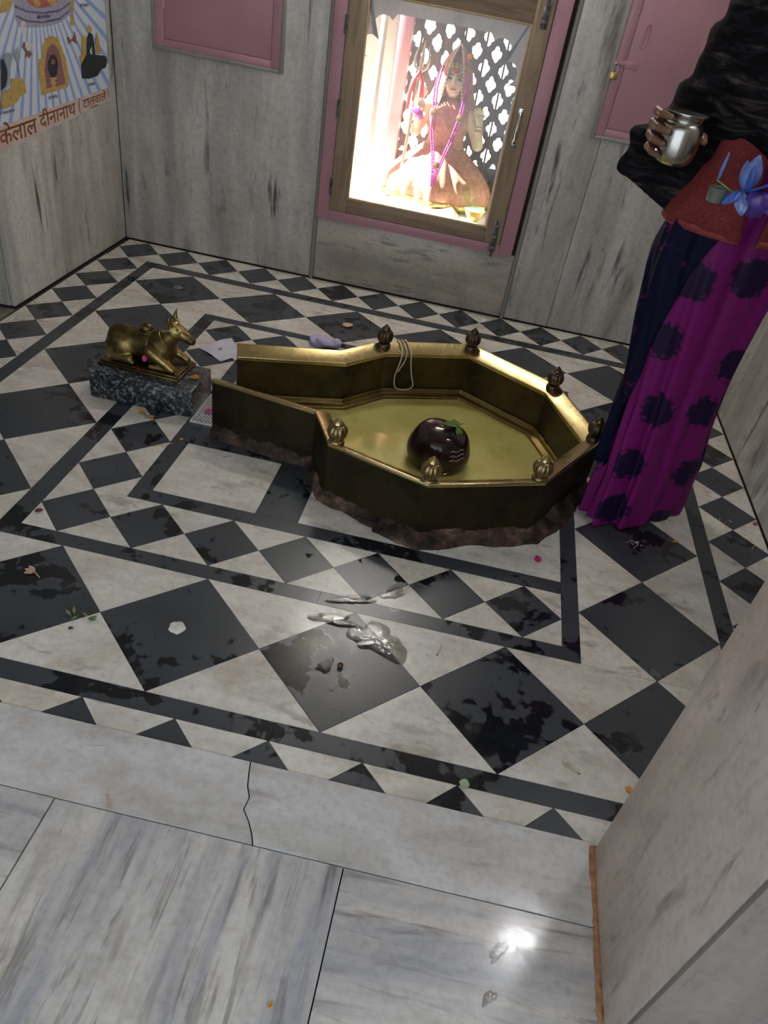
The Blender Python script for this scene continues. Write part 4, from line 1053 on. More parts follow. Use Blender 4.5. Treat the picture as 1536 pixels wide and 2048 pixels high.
# three leaves on the stone
def leaf_mesh(n=8, L_=0.05, W=0.022, curl=0.010):
    v = []; f = []
    for i in range(n+1):
        u = i/n; w = W*math.sin(PI*min(1, u*0.96+0.02))**0.8*(1-0.25*u)
        for s in (-1, -0.5, 0, 0.5, 1): v.append((u*L_, s*w, -curl*u*u+0.004*abs(s)))
    for i in range(n):
        for k in range(4): f.append((i*5+k, i*5+k+1, (i+1)*5+k+1, (i+1)*5+k))
    return v, f
def thicken(o, t=0.0006):
    md = o.modifiers.new('t', 'SOLIDIFY'); md.thickness = t; return o
def dome_top(lx, ly):
    z = 0.2
    while z > 0 and linga_f(np.array([[lx, ly, z]]))[0] > 0: z -= 0.0005
    return z
sp = empty('leaf_sprig', (0.760+0.045, 1.085-0.004, 0.008+dome_top(0.045, -0.004)+0.011), rz=0.0, label='green three leaf sprig lying on top of the dark domed stone', cat='leaf')
sp.rotation_euler = (math.radians(0), math.radians(24), 0)
for a, Ln, t in ((215, 0.060, 2), (-50, 0.054, 22), (110, 0.042, 4)):
    v, f = leaf_mesh(L_=Ln, W=0.019, curl=0.006)
    o = thicken(mesh('leaf', v, f, M['leaf'], sp, smooth=180)); o.rotation_euler = (0, math.radians(t), math.radians(a))
MB().tube([(0, 0, 0.001), (0.012, 0.012, 0.008), (0.020, 0.022, 0.012)], 0.0013, 6).build('stalk', M['stem'], sp, smooth=60)
mg = mesh('marigold_petal', *leaf_mesh(L_=0.012, W=0.006, curl=0.003), M['marigold'], smooth=180, loc=(0.760-0.012, 1.085-0.022, 0.008+dome_top(-0.012, -0.022)+0.0005), label='orange petal at the tip of the sprig on the domed stone', cat='petal'); thicken(mg)
# cotton thread hung over the rim
ra = off_path(PATH, 0.0); 
def on_rim(t, d, z):
    a = off_path(PATH, d)[7]; b = off_path(PATH, d)[8]; q = b.lerp(a, t); return (q.x, q.y, z)
th = MB()
c0 = on_rim(0.20, -0.010, RH-0.02); org = Vector(on_rim(0.22, 0.02, 0.0))
def tl(pts): return [tuple(Vector(p)-org) for p in dense(pts, 6)]
th.tube(tl([on_rim(0.17, -0.012, RH-0.030), on_rim(0.18, -0.004, RH+0.004), on_rim(0.19, 0.012, RH+0.002), on_rim(0.18, 0.058, RH-0.022), on_rim(0.16, 0.062, RH-0.07), on_rim(0.13, 0.062, RH-0.12), on_rim(0.15, 0.064, RH-0.165), on_rim(0.24, 0.065, RH-0.178), on_rim(0.34, 0.064, RH-0.172), on_rim(0.37, 0.062, RH-0.155), on_rim(0.33, 0.061, RH-0.11), on_rim(0.30, 0.061, RH-0.06), on_rim(0.285, 0.058, RH-0.022), on_rim(0.27, 0.010, RH+0.003), on_rim(0.25, -0.005, RH+0.003), on_rim(0.25, -0.012, RH-0.03)]), 0.0028, 7)
th.tube(tl([on_rim(0.21, -0.010, RH-0.02), on_rim(0.22, -0.003, RH+0.005), on_rim(0.235, 0.030, RH-0.006), on_rim(0.235, 0.058, RH-0.024), on_rim(0.22, 0.061, RH-0.055), on_rim(0.18, 0.062, RH-0.085), on_rim(0.16, 0.0625, RH-0.10)]), 0.0026, 7)
th.tube(tl([on_rim(0.145, 0.045, RH-0.016), on_rim(0.165, 0.052, RH-0.020), on_rim(0.18, 0.058, RH-0.024)]), 0.0024, 6)
th.build('cotton_thread', M['thread'], smooth=180, loc=org, label='loop of cream cotton thread hung over the rim of the brass basin', cat='thread')

# ------------------------------------------------------------------ brass bull on its granite block
plinth = box('granite_block', (-0.525, 1.018, 0.0), (-0.137, 1.215, 0.110), M['granite'], bev=0.006, label='speckled grey granite block beside the basin spout', cat='stone block')
bull = empty('bull_statue', (-0.350, 1.140, 0.1105), rz=math.radians(-3), label='brass reclining bull statue on the granite block', cat='statue')
bp = MB().box((-0.155, -0.082, 0), (0.150, 0.082, 0.010), 0.002).box((-0.148, -0.075, 0.010), (0.143, 0.075, 0.018), 0.002)
bp.build('base_plate', M['bull_base'], bull, smooth=40)
def bull_f(p):
    q = p.copy(); q[..., 2] = q[..., 2]-0.018
    def E(c, r): return ellip(q, c, r)
    def Cp(a, b, r, r2=None): return capsule(q, a, b, r, r2)
    d = E((-0.055, 0, 0.062), (0.082, 0.052, 0.052))
    d = smin(d, E((0.030, 0, 0.064), (0.060, 0.047, 0.052)), 0.03)
    d = smin(d, E((-0.108, 0, 0.066), (0.038, 0.047, 0.048)), 0.02)
    d = smin(d, Cp((0.055, 0, 0.075), (0.105, 0, 0.128), 0.044, 0.031), 0.02)
    d = smin(d, E((0.070, 0, 0.055), (0.034, 0.036, 0.050)), 0.02)
    d = smin(d, E((0.000, 0, 0.122), (0.026, 0.022, 0.020)), 0.006)
    d = smin(d, Cp((0.112, 0, 0.142), (0.150, 0, 0.124), 0.027, 0.019), 0.012)
    d = smin(d, Cp((0.150, 0, 0.124), (0.166, 0, 0.115), 0.017, 0.0165), 0.006)
    d = smin(d, E((0.175, 0, 0.112), (0.009, 0.016, 0.012)), 0.005)
    d = smin(d, E((0.108, 0, 0.164), (0.014, 0.020, 0.010)), 0.01)
    for s in (-1, 1):
        d = smin(d, Cp((0.104, s*0.020, 0.160), (0.098, s*0.027, 0.182), 0.009, 0.007), 0.006)
        d = smin(d, Cp((0.098, s*0.027, 0.182), (0.104, s*0.026, 0.206), 0.007, 0.0025), 0.003)
        d = smin(d, Cp((0.100, s*0.026, 0.146), (0.082, s*0.044, 0.146), 0.009, 0.006), 0.006)
        d = smin(d, E((0.128, s*0.022, 0.142), (0.008, 0.005, 0.007)), 0.004)
        d = smin(d, E((-0.085, s*0.042, 0.044), (0.050, 0.022, 0.042)), 0.008)
        d = smin(d, Cp((-0.045, s*0.054, 0.018), (-0.105, s*0.056, 0.013), 0.015, 0.013), 0.008)
        d = smin(d, Cp((-0.105, s*0.056, 0.012), (-0.030, s*0.062, 0.009), 0.011, 0.009), 0.005)
    d = smin(d, Cp((0.035, -0.046, 0.060), (0.118, -0.056, 0.014), 0.026, 0.013), 0.010)
    d = smin(d, Cp((0.120, -0.057, 0.012), (0.040, -0.062, 0.010), 0.012, 0.010), 0.005)
    d = smin(d, Cp((0.050, 0.040, 0.055), (0.130, 0.048, 0.014), 0.024, 0.012), 0.010)
    d = smin(d, Cp((-0.140, 0.006, 0.080), (-0.146, -0.020, 0.040), 0.009, 0.008), 0.008)
    d = smin(d, Cp((-0.146, -0.020, 0.040), (-0.120, -0.064, 0.012), 0.008, 0.007), 0.006)
    return np.maximum(d, -q[..., 2]-0.001)
body = net_obj('body', bull_f, (-0.165, -0.085, 0.012), (0.20, 0.085, 0.235), 0.0036, M['bull'], bull)
for s in (-1, 1):
    o = MB().lathe([(0.0004, -0.0045), (0.004, -0.002), (0.0045, 0), (0.004, 0.002), (0.0004, 0.0045)], 10).build('eye', plain('bull_eye', (0.55, 0.42, 0.20), 0.3), body, smooth=180); o.location = (0.129, s*0.0265, 0.160)
def rope(c, n, r, rad, m, nm):
    c = Vector(c); n = Vector(n).normalized(); a = n.orthogonal().normalized(); b = n.cross(a)
    pts = [c+(a*math.cos(t)*r[0]+b*math.sin(t)*r[1]) for t in np.linspace(0, 2*PI, 33)]
    return MB().tube(pts, [rad*(1+0.25*math.sin(12*i)) for i in range(33)], 6, cap=False).build(nm, m, bull, smooth=180)
rope((0.018, 0, 0.082), (1, 0, -0.12), (0.0525, 0.0525), 0.0030, M['bull'], 'harness_rope')
rope((0.080, 0, 0.118), (0.75, 0, 0.7), (0.0385, 0.0385), 0.0028, M['bull'], 'collar')
o = MB().tube([(0.030*math.cos(t), 0.026*math.sin(t), 0) for t in np.linspace(0, 2*PI, 25)], 0.0032, 6, cap=False).build('hump_ring', M['bull'], bull, smooth=180); o.location = (-0.001, 0, 0.128)

# perforated steel drain plate under the spout
def grate():
    g = empty('drain_grate', (-0.090, 1.10, 0.0), label='perforated steel drain plate between the granite block and the spout', cat='drain grate')
    nx, ny = 6, 14; sx, sy = 0.0150, 0.0150; b = MB()
    for i in range(nx):
        for j in range(ny):
            cx = (i-nx/2+0.5)*sx; cy = (j-ny/2+0.5)*sy; n = 8; v = []; f = []
            for zz in (0.0062, 0.0045):
                for k in range(n):
                    t = 2*PI*k/n+PI/8; v.append((cx+0.0046*math.cos(t), cy+0.0046*math.sin(t), zz))
                for k in range(n):
                    t = 2*PI*k/n+PI/8; c, s = math.cos(t), math.sin(t); m = max(abs(c), abs(s)); 
                    v.append((cx+sx/2*c/m, cy+sy/2*s/m, zz))
            for k in range(n):
                j2 = (k+1) % n; f += [(k, n+k, n+j2, j2), (2*n+k, k, j2, 2*n+j2)]
            b.add(v, f)
    b.build('perforated_plate', M['grate'], g)
    MB().box((-0.046, -0.106, 0.0006), (0.046, 0.106, 0.0030)).build('drain_pan', plain('drain_dark', (0.01, 0.01, 0.01), 0.6), g)
    r = MB()
    for a, c in (((-0.049, -0.109, 0.0006), (-0.045, 0.109, 0.0072)), ((0.045, -0.109, 0.0006), (0.049, 0.109, 0.0072)), ((-0.045, -0.109, 0.0006), (0.045, -0.105, 0.0072)), ((-0.045, 0.105, 0.0006), (0.045, 0.109, 0.0072))): r.box(a, c)
    r.build('edge_frame', M['grate'], g)
    return g
g_ = grate()

# ------------------------------------------------------------------ small things lying about
def sheet(name, poly, m, z, label, cat, wave=0.004, n=10):
    a, b, c, d = [Vector(p) for p in poly]; ctr = (a+b+c+d)/4; v = []; f = []
    for j in range(n+1):
        for i in range(n+1):
            s, t = i/n, j/n; q = a.lerp(b, s).lerp(d.lerp(c, s), t)
            v.append((q.x-ctr.x, q.y-ctr.y, 0.0006+wave*(0.5+0.5*math.sin(5*s+2*t))*(abs(math.sin(3*t+s)))))
    for j in range(n):
        for i in range(n): f.append((j*(n+1)+i, j*(n+1)+i+1, (j+1)*(n+1)+i+1, (j+1)*(n+1)+i))
    o = mesh(name, v, f, m, smooth=180, loc=(ctr.x, ctr.y, z), label=label, cat=cat); return o
ps = sheet('paper_sheet', [(-0.318, 1.577), (-0.200, 1.500), (-0.140, 1.590), (-0.232, 1.735)], M['paper'], 0.0005, 'flat white sheet of paper with a round stamp on the floor behind the spout', 'paper', 0.010)
b = MB().lathe([(0.012, 0.0), (0.014, 0.0006), (0.001, 0.0008)], 16); o = b.build('stamp', M['stamp'], ps); o.location = (-0.020, 0.0, 0.0068)
def crumple(p):
    return ellip(p, (0, 0, 0.016), (0.074, 0.042, 0.020))+0.004*np.sin(p[..., 0]*70+p[..., 1]*30)+0.005*np.sin(p[..., 1]*95-p[..., 0]*40)+0.003*np.sin(p[..., 2]*160+p[..., 0]*90)
v, f = nets(crumple, (-0.09, -0.06, -0.012), (0.09, 0.06, 0.05), 0.0055)
v[:, 2] = np.maximum(v[:, 2], 0)
mesh('crumpled_paper', v, f, M['paper_lilac'], loc=(0.152, 1.865, 0.0005), label='crumpled lilac paper on the floor behind the spout', cat='paper')
def marigold(x, y, z, rz, label, r=0.011):
    g = empty('marigold_flower', (x, y, z), rz, label=label, cat='flower')
    b = MB(); rr = random.Random(int(x*1000))
    for ringi, (n, rad, h) in enumerate(((9, 1.0, 0.25), (8, 0.75, 0.55), (6, 0.45, 0.8))):
        for k in range(n):
            t = 2*PI*k/n+ringi*0.3; c, s = math.cos(t), math.sin(t); R = r*rad
            b.add([(0.2*R*c, 0.2*R*s, r*0.3), (R*c-0.35*R*s, R*s+0.35*R*c, r*h), (1.1*R*c, 1.1*R*s, r*(h+0.25)), (R*c+0.35*R*s, R*s-0.35*R*c, r*h)], [(0, 1, 2, 3)])
    b.v = [(a, bb, c+0.003) for a, bb, c in b.v]
    o = b.build('bloom', M['marigold'], g); o.modifiers.new('t', 'SOLIDIFY').thickness = 0.0008
    MB().tube([(0, 0, 0.004), (-0.014, 0.003, 0.006), (-0.024, 0.004, 0.004)], [0.006, 0.005, 0.0025], 8).build('calyx', M['stem'], g, smooth=60)
    return g
marigold(-0.160, 1.112, 0.1102, 0.6, 'orange marigold on the corner of the granite block')
marigold(-0.316, 0.978, 0.0005, 2.9, 'orange marigold on the floor against the granite block')
marigold(-0.268, 0.962, 0.0005, 0.4, 'small yellow orange marigold bud on the floor next to a marigold', 0.007)
def petal(name, x, y, z, m, label, s=0.022, rz=0.0, w=0.6, curl=0.3, cat='petal'):
    v, f = leaf_mesh(6, s, s*w*0.6, -s*curl*0.3); v = [(a-s/2, b, c+0.0012+0.0) for a, b, c in v]
    lo = min(q[2] for q in v); v = [(a, b, c-lo) for a, b, c in v]
    o = mesh(name, v, f, m, smooth=180, loc=(x, y, z), rot=(0, 0, rz), label=label, cat=cat); return thicken(o)
petal('rose_petal', -0.352, 1.066, 0.1210, M['rose'], 'pink petal on the base plate of the bull', 0.024, 0.3, 1.1)
o = petal('rose_petal', -0.335, 1.078, 0.165, M['rose'], 'dark pink petal stuck to the flank of the bull', 0.020, 1.2, 1.1); o.rotation_euler = (math.radians(70), 0, 0.3)
petal('rose_petal', -0.098, 1.075, 0.0068, M['rose'], 'pink petal on the perforated drain plate', 0.032, 0.8, 1.0)
petal('rose_petal', 1.146, 0.636, 0.0003, M['rose'], 'bright pink petal on the pale stone beside the mortar bed', 0.024, 0.2, 1.3)
petal('withered_petal', -0.346, 0.331, 0.0003, M['rose_dark'], 'dark withered petal on a white triangle near the inner border', 0.022, 0.5, 0.8)
petal('withered_petal', -0.039, -0.078, 0.0003, M['rose_dark'], 'tiny purple petal on white stone beside the plant debris', 0.012, 0.4, 0.8)
petal('marigold_petal', -0.12, 0.865, 0.0003, M['marigold'], 'orange petal on the black strip near the spout', 0.014, 0.9, 0.7)
petal('marigold_petal', 1.371, -0.170, 0.0003, M['marigold'], 'orange petal at the foot of the doorway wall', 0.014, 1.2, 1.2)
petal('marigold_petal', 0.689, -0.798, 0.0003, M['marigold'], 'orange petal on the striped veranda slab', 0.011, 1.4, 0.6)
petal('marigold_petal', 1.624, 0.909, 0.0003, M['marigold'], 'yellow petal on black stone near the hem of the sari', 0.020, 0.2, 0.5)
petal('rose_petal', 1.955, 1.145, 0.0003, M['rose'], 'pink petal at the foot of the wall behind the woman', 0.016, 0.2, 1.3)
petal('fallen_leaf', 0.985, -0.262, 0.0010, M['leaf_pale'], 'pale green oval leaf on the outer black strip', 0.026, 1.3, 0.9, cat='leaf')
petal('fallen_leaf', 0.205, 2.135, 0.0003, M['beige'], 'dry beige leaf on a black diamond behind the basin', 0.055, 0.2, 0.9, cat='leaf')
dfw = empty('dried_flower', (-0.223, 0.085, 0.0003), label='dried beige flower on a large black diamond', cat='flower')
for a in (150, 185, 220):
    v, f = leaf_mesh(6, 0.026, 0.008, -0.004); thicken(mesh('petal', v, f, M['beige'], dfw, smooth=180, rot=(0, 0, math.radians(a))))
MB().tube([(0, 0, 0.002), (0.022, -0.016, 0.002)], 0.0015, 6).build('stalk', M['beige'], dfw, smooth=60)
db = empty('plant_debris', (-0.030, -0.028, 0.0003), label='wilted bits of green stem and leaf on white stone', cat='plant debris')
for k in range(7):
    a = random.uniform(0, 2*PI); x, y = random.uniform(-0.03, 0.035), random.uniform(-0.018, 0.016)
    v, f = leaf_mesh(5, random.uniform(0.014, 0.026), 0.005, -0.004); thicken(mesh('leaf', v, f, M['stem'] if k % 3 else M['leaf'], db, smooth=180, loc=(x, y, 0.001), rot=(0, 0, a)))
sw = MB(); n = 22
pts = [(0.021*(1+0.08*math.sin(5*t+1)+0.04*math.sin(9*t))*math.cos(t), 0.021*(1+0.08*math.sin(5*t+1)+0.04*math.sin(9*t))*math.sin(t)) for t in np.linspace(0, 2*PI, n, endpoint=False)]
bevel(sw.prism(pts, 0.0, 0.006).build('sugar_sweet', M['sugar'], loc=(0.205, 0.004, 0.0003), label='round white sugar disc on a large black diamond', cat='sweet'), 0.0015)
MB().lathe([(0.0005, 0), (0.006, 0.001), (0.008, 0.006), (0.006, 0.011), (0.0005, 0.013)], 14).build('bead', M['bead_brown'], smooth=180, loc=(0.638, 0.002, 0.0003), label='small brown bead on the wet black diamond', cat='bead')
cn = MB().lathe([(0.001, 0), (0.020, 0.0), (0.021, 0.001), (0.020, 0.002), (0.018, 0.0016), (0.001, 0.0016)], 28)
cn.build('coin', M['coin'], smooth=30, loc=(-0.644, 2.159, 0.0003), label='coin on the black diamond in the corner by the poster wall', cat='coin')
def stick(x0, y0, x1, y1, z, label, m=M['straw'], r=0.0014, head=None, nm='stick'):
    d = Vector((x1-x0, y1-y0, 0)); 
    g = empty(nm, (x0, y0, z), label=label, cat='stick')
    MB().tube([(0, 0, r), (d.x*0.5, d.y*0.5, r*1.3), (d.x, d.y, r)], r, 6).build('shaft', m, g, smooth=60)
    if head: MB().lathe([(0.0003, -0.002), (0.0018, -0.001), (0.0022, 0.001), (0.0003, 0.003)], 8, (d.x, d.y, r)).build('tip', head, g, smooth=180)
stick(1.213, -0.138, 1.254, -0.158, 0.0003, 'burnt matchstick on speckled white stone near the doorway wall', M['straw'], 0.0016, M['bead_brown'], 'matchstick')
stick(0.886, 0.163, 0.878, 0.120, 0.0003, 'burnt matchstick on white stone by the middle black border', M['straw'], 0.0014, M['bead_brown'], 'matchstick')
stick(0.250, -0.490, 0.270, -0.520, 0.0033, 'short straw at the edge of the threshold')
stick(-0.190, 0.785, -0.140, 0.828, 0.0003, 'thin pale straw beside a small black diamond')
stick(1.905, 0.970, 1.925, 1.005, 0.0003, 'short straw near the foot of the wall behind the woman')
for x, y in ((-0.084, 0.874), (-0.034, 0.861)):
    MB().lathe([(0.0005, 0), (0.007, 0.002), (0.009, 0.007), (0.006, 0.012), (0.0005, 0.014)], 10).build('black_seed', M['seed'], smooth=180, loc=(x, y, 0.0003), label='black seed on the floor beside the spout', cat='seed', group='black seeds by the spout')
rg = MB(); rg.lathe([(0.0002, -0.003), (0.0012, -0.0015), (0.0014, 0), (0.0012, 0.0015), (0.0002, 0.003)], 6); rg.v = [(z*1.4, y, x+0.0016) for x, y, z in rg.v]
gr0 = None
for k in range(16):
    if gr0 is None: gr0 = rg.build('rice_grain', M['sugar'], smooth=180); o = gr0
    else: o = gr0.copy(); COL.objects.link(o)
    o.location = (1.484+random.gauss(0, 0.013), 0.851+random.gauss(0, 0.010), 0.0003); o.rotation_euler = (0, 0, random.uniform(0, PI))
    o['label'] = 'rice grain scattered on black stone near the sari hem'; o['category'] = 'grain'; o['group'] = 'rice grains near the sari hem'
for k in range(5):
    o = gr0.copy(); COL.objects.link(o); o.scale = (2.2, 0.8, 0.8); o.location = (1.86+random.uniform(-0.05, 0.05), 1.08+random.uniform(-0.05, 0.05), 0.0003); o.rotation_euler = (0, 0, random.uniform(0, PI))
    o['label'] = 'pale fleck of straw on a small black diamond by the far side wall'; o['category'] = 'straw'; o['group'] = 'flecks of straw'; o.name = 'straw_fleck'
# ------------------------------------------------------------------ the woman with the water pot
skin = plain('skin', (0.20, 0.095, 0.060), 0.45, nscale=35, var=0.12)
hair = plain('black_hair', (0.012, 0.010, 0.010), 0.45, nscale=80)
def sari_mat():
    m, nt, bs = new_mat('purple_print_sari')
    tc = nt.nodes.new('ShaderNodeTexCoord'); mp = nt.nodes.new('ShaderNodeMapping'); L(nt, tc.outputs['UV'], mp.inputs['Vector'])
    wob = noise(nt, mp.outputs[0], 60, 2); 
    ad = N(nt, 'ShaderNodeMixRGB'); ad.inputs[0].default_value = 0.030; L(nt, mp.outputs[0], ad.inputs[1])
    nz = N(nt, 'ShaderNodeTexNoise', Scale=70.0, Detail=2.0); L(nt, mp.outputs[0], nz.inputs['Vector']); L(nt, nz.outputs['Color'], ad.inputs[2])
    vo = N(nt, 'ShaderNodeTexVoronoi', Scale=5.0, Randomness=0.45); vo.voronoi_dimensions = '2D'; L(nt, ad.outputs[0], vo.inputs['Vector'])
    v2 = N(nt, 'ShaderNodeTexVoronoi', Scale=40.0, Randomness=0.6); v2.voronoi_dimensions = '2D'; L(nt, mp.outputs[0], v2.inputs['Vector'])
    core = ramp(nt, vo.outputs['Distance'], [(0.215, 1.0), (0.24, 0.0)])
    ring = ramp(nt, vo.outputs['Distance'], [(0.25, 1.0), (0.31, 0.0)])
    spk = ramp(nt, v2.outputs['Distance'], [(0.30, 0.0), (0.42, 1.0)])
    mm = N(nt, 'ShaderNodeMath', operation='MULTIPLY'); L(nt, ring, mm.inputs[0]); L(nt, spk, mm.inputs[1])
    mx = N(nt, 'ShaderNodeMath', operation='MAXIMUM'); L(nt, core, mx.inputs[0]); L(nt, mm.outputs[0], mx.inputs[1])
    c = mixc(nt, mx.outputs[0], (0.200, 0.009, 0.140), (0.018, 0.006, 0.040))
    L(nt, c, bs.inputs['Base Color']); bs.inputs['Roughness'].default_value = 0.55
    bs.inputs['Specular IOR Level'].default_value = 0.2; return m
def navy_mat():
    m, nt, bs = new_mat('navy_border_cloth')
    tc = nt.nodes.new('ShaderNodeTexCoord'); n = noise(nt, tc.outputs['UV'], 18, 5, 0.7, 1.5); b = noise(nt, tc.outputs['UV'], 3.2, 2)
    f = ramp(nt, n, [(0.56, 0.0), (0.60, 1.0)]); g = ramp(nt, b, [(0.50, 0.0), (0.58, 1.0)])
    mm = N(nt, 'ShaderNodeMath', operation='MULTIPLY'); L(nt, f, mm.inputs[0]); L(nt, g, mm.inputs[1])
    L(nt, mixc(nt, mm.outputs[0], (0.0035, 0.005, 0.026), (0.15, 0.010, 0.09)), bs.inputs['Base Color']); bs.inputs['Roughness'].default_value = 0.7; bs.inputs['Specular IOR Level'].default_value = 0.15; return m
def shawl_mat():
    m, nt, bs = new_mat('black_wool_shawl')
    vec = coords(nt, (5, 5, 22), rnd=False, rot=(0.0, 0.75, 0)); n = noise(nt, vec, 2.0, 5, 0.6, 0.8)
    c = ramp(nt, n, [(0.46, (0.007, 0.006, 0.007)), (0.58, (0.022, 0.018, 0.021)), (0.70, (0.085, 0.066, 0.060))])  # paler streaks are fold highlights painted into the wool colour
    L(nt, c, bs.inputs['Base Color']); bs.inputs['Roughness'].default_value = 0.9; bs.inputs['Specular IOR Level'].default_value = 0.1
    iso = coords(nt, (1, 1, 1), rnd=False); bump(nt, bs, noise(nt, iso, 220, 3), 0.4, 0.002); return m
knit = plain('red_knit', (0.20, 0.022, 0.024), 0.85, nscale=160, var=0.35, bmp=0.4)
knit_edge = plain('red_knit_edge', (0.27, 0.048, 0.046), 0.85, nscale=160, var=0.3, bmp=0.4)

PO = np.array((1.45, 1.07, 0.0))
woman = empty('person', tuple(PO), label='woman in dark shawl, red cardigan and purple printed sari holding a steel pot', cat='person')
LC = np.array((1.176, 0.930))          # axis of the pot in her right hand
def hand_chain(angs, rads, zs, rr):
    return [((LC[0]+r*math.cos(math.radians(a)), LC[1]+r*math.sin(math.radians(a)), z), q) for a, r, z, q in zip(angs, rads, zs, rr)]
WR = (1.118, 1.040, 1.128)
fingers = [hand_chain((142, 172, 200, 222), (0.066, 0.072, 0.066, 0.0575), (1.196, 1.204, 1.203, 1.200), (0.0105, 0.0098, 0.0088, 0.0075)),
           hand_chain((140, 173, 203, 228), (0.066, 0.074, 0.068, 0.0605), (1.172, 1.178, 1.174, 1.170), (0.0110, 0.0102, 0.0092, 0.0078)),
           hand_chain((140, 172, 201, 224), (0.066, 0.073, 0.067, 0.0595), (1.149, 1.152, 1.147, 1.143), (0.0105, 0.0096, 0.0088, 0.0074)),
           hand_chain((143, 172, 197, 216), (0.064, 0.069, 0.063, 0.0560), (1.128, 1.126, 1.120, 1.116), (0.0092, 0.0085, 0.0077, 0.0066))]
thumb = hand_chain((118, 70, 25, -4), (0.074, 0.069, 0.067, 0.0605), (1.150, 1.165, 1.163, 1.160), (0.014, 0.0125, 0.0110, 0.0085))
def chain(p, ch, k=0.004):
    d = None
    for (a, ra), (b, rb) in zip(ch, ch[1:]):
        c = capsule(p, a, b, ra, rb); d = c if d is None else smin(d, c, k)
    return d
def rhand(p):
    d = None
    for ch in fingers:
        c = smin(capsule(p, WR, ch[0][0], 0.017, 0.013), chain(p, ch), 0.004) if False else chain(p, ch)
        d = c if d is None else np.minimum(d, c)
    palm = None
    for ch in fingers:
        c = capsule(p, (WR[0]+0.012, WR[1]-0.012, 0.45*ch[0][0][2]+0.55*WR[2]+0.008), ch[0][0], 0.016, 0.0125); palm = c if palm is None else smin(palm, c, 0.012)
    d = smin(d, palm, 0.006); d = smin(d, chain(p, thumb), 0.006)
    d = smin(d, capsule(p, (WR[0]+0.01, WR[1]-0.01, WR[2]+0.01), thumb[0][0], 0.018, 0.014), 0.01)
    d = smin(d, capsule(p, (1.125, 1.075, 1.125), WR, 0.029, 0.024), 0.012)
    return d
# left hand under the flowers
LW = np.array((1.475, 0.915, 1.085))
lf_tip = [(1.408, 0.845, 1.128), (1.420, 0.836, 1.110), (1.434, 0.832, 1.092), (1.450, 0.836, 1.078)]
def lhand(p):
    d = capsule(p, (1.56, 0.97, 1.08), LW, 0.032, 0.025)
    pal = None
    for i, t in enumerate(lf_tip):
        base = LW+np.array((-0.028, -0.020, 0.026-0.016*i)); c = capsule(p, LW+np.array((0, 0, 0.010-0.006*i)), base, 0.017, 0.012); pal = c if pal is None else smin(pal, c, 0.012)
        mid = (base+np.array(t))/2+np.array((0.004, -0.012, 0.010))
        pal = smin(pal, smin(capsule(p, base, mid, 0.0105, 0.0095), capsule(p, mid, t, 0.0095, 0.0075), 0.003), 0.004)
    d = smin(d, pal, 0.012)
    d = smin(d, smin(capsule(p, LW+np.array((-0.005, -0.01, 0.015)), (1.440, 0.905, 1.130), 0.014, 0.0115), capsule(p, (1.440, 0.905, 1.130), (1.412, 0.885, 1.138), 0.0115, 0.0085), 0.004), 0.008)
    return d
def body_f(p):
    d = ellip(p, (1.45, 1.075, 0.90), (0.165, 0.125, 0.14))
    d = smin(d, ellip(p, (1.45, 1.07, 1.08), (0.140, 0.105, 0.16)), 0.08)
    d = smin(d, ellip(p, (1.45, 1.07, 1.30), (0.150, 0.100, 0.14)), 0.06)
    d = smin(d, capsule(p, (1.31, 1.07, 1.405), (1.59, 1.07, 1.405), 0.052), 0.05)
    d = smin(d, capsule(p, (1.45, 1.07, 1.42), (1.445, 1.055, 1.51), 0.055, 0.048), 0.04)
    d = smin(d, capsule(p, (1.29, 1.07, 1.395), (1.215, 1.170, 1.140), 0.048, 0.038), 0.03)
    d = smin(d, capsule(p, (1.215, 1.170, 1.140), (1.125, 1.075, 1.125), 0.038, 0.030), 0.03)
    d = smin(d, capsule(p, (1.61, 1.07, 1.395), (1.70, 1.05, 1.12), 0.048, 0.038), 0.03)
    d = smin(d, capsule(p, (1.70, 1.05, 1.12), (1.56, 0.97, 1.08), 0.038, 0.031), 0.03)
    for s in (-1, 1):
        d = smin(d, capsule(p, (1.45+s*0.075, 1.075, 0.86), (1.45+s*0.07, 1.06, 0.47), 0.085, 0.055), 0.04)
        d = smin(d, capsule(p, (1.45+s*0.07, 1.06, 0.47), (1.45+s*0.065, 1.085, 0.08), 0.055, 0.036), 0.03)
        d = smin(d, capsule(p, (1.47+s*0.065, 1.100, 0.045), (1.47+s*0.075, 1.035, 0.030), 0.036, 0.026), 0.025)
    return d
HC = np.array((1.435, 1.035, 1.612))
def head2(p):
    q = p-HC; a = math.radians(-22); c, s = math.cos(a), math.sin(a)
    q = np.stack([q[..., 0]*c-q[..., 1]*s, q[..., 0]*s+q[..., 1]*c, q[..., 2]], -1)
    d = ellip(q, (0, 0.006, 0.012), (0.073, 0.090, 0.102)); d = smin(d, ellip(q, (0, -0.035, -0.062), (0.046, 0.045, 0.045)), 0.03)
    d = smin(d, capsule(q, (0, 0.02, -0.14), (0, 0.01, -0.06), 0.050, 0.05), 0.03)
    d = smin(d, capsule(q, (0, -0.082, 0.005), (0, -0.102, -0.028), 0.007, 0.014), 0.010)
    d = smin(d, ellip(q, (0, -0.080, -0.058), (0.022, 0.010, 0.010)), 0.006)
    for e in (-1, 1):
        d = -smin(-d, ellip(q, (e*0.032, -0.088, 0.002), (0.018, 0.012, 0.011)), 0.008)
        d = smin(d, ellip(q, (e*0.032, -0.070, 0.002), (0.014, 0.012, 0.010)), 0.003)
        d = smin(d, ellip(q, (e*0.074, 0.010, -0.008), (0.010, 0.018, 0.030)), 0.006)
    return d
vs, fs = [], []
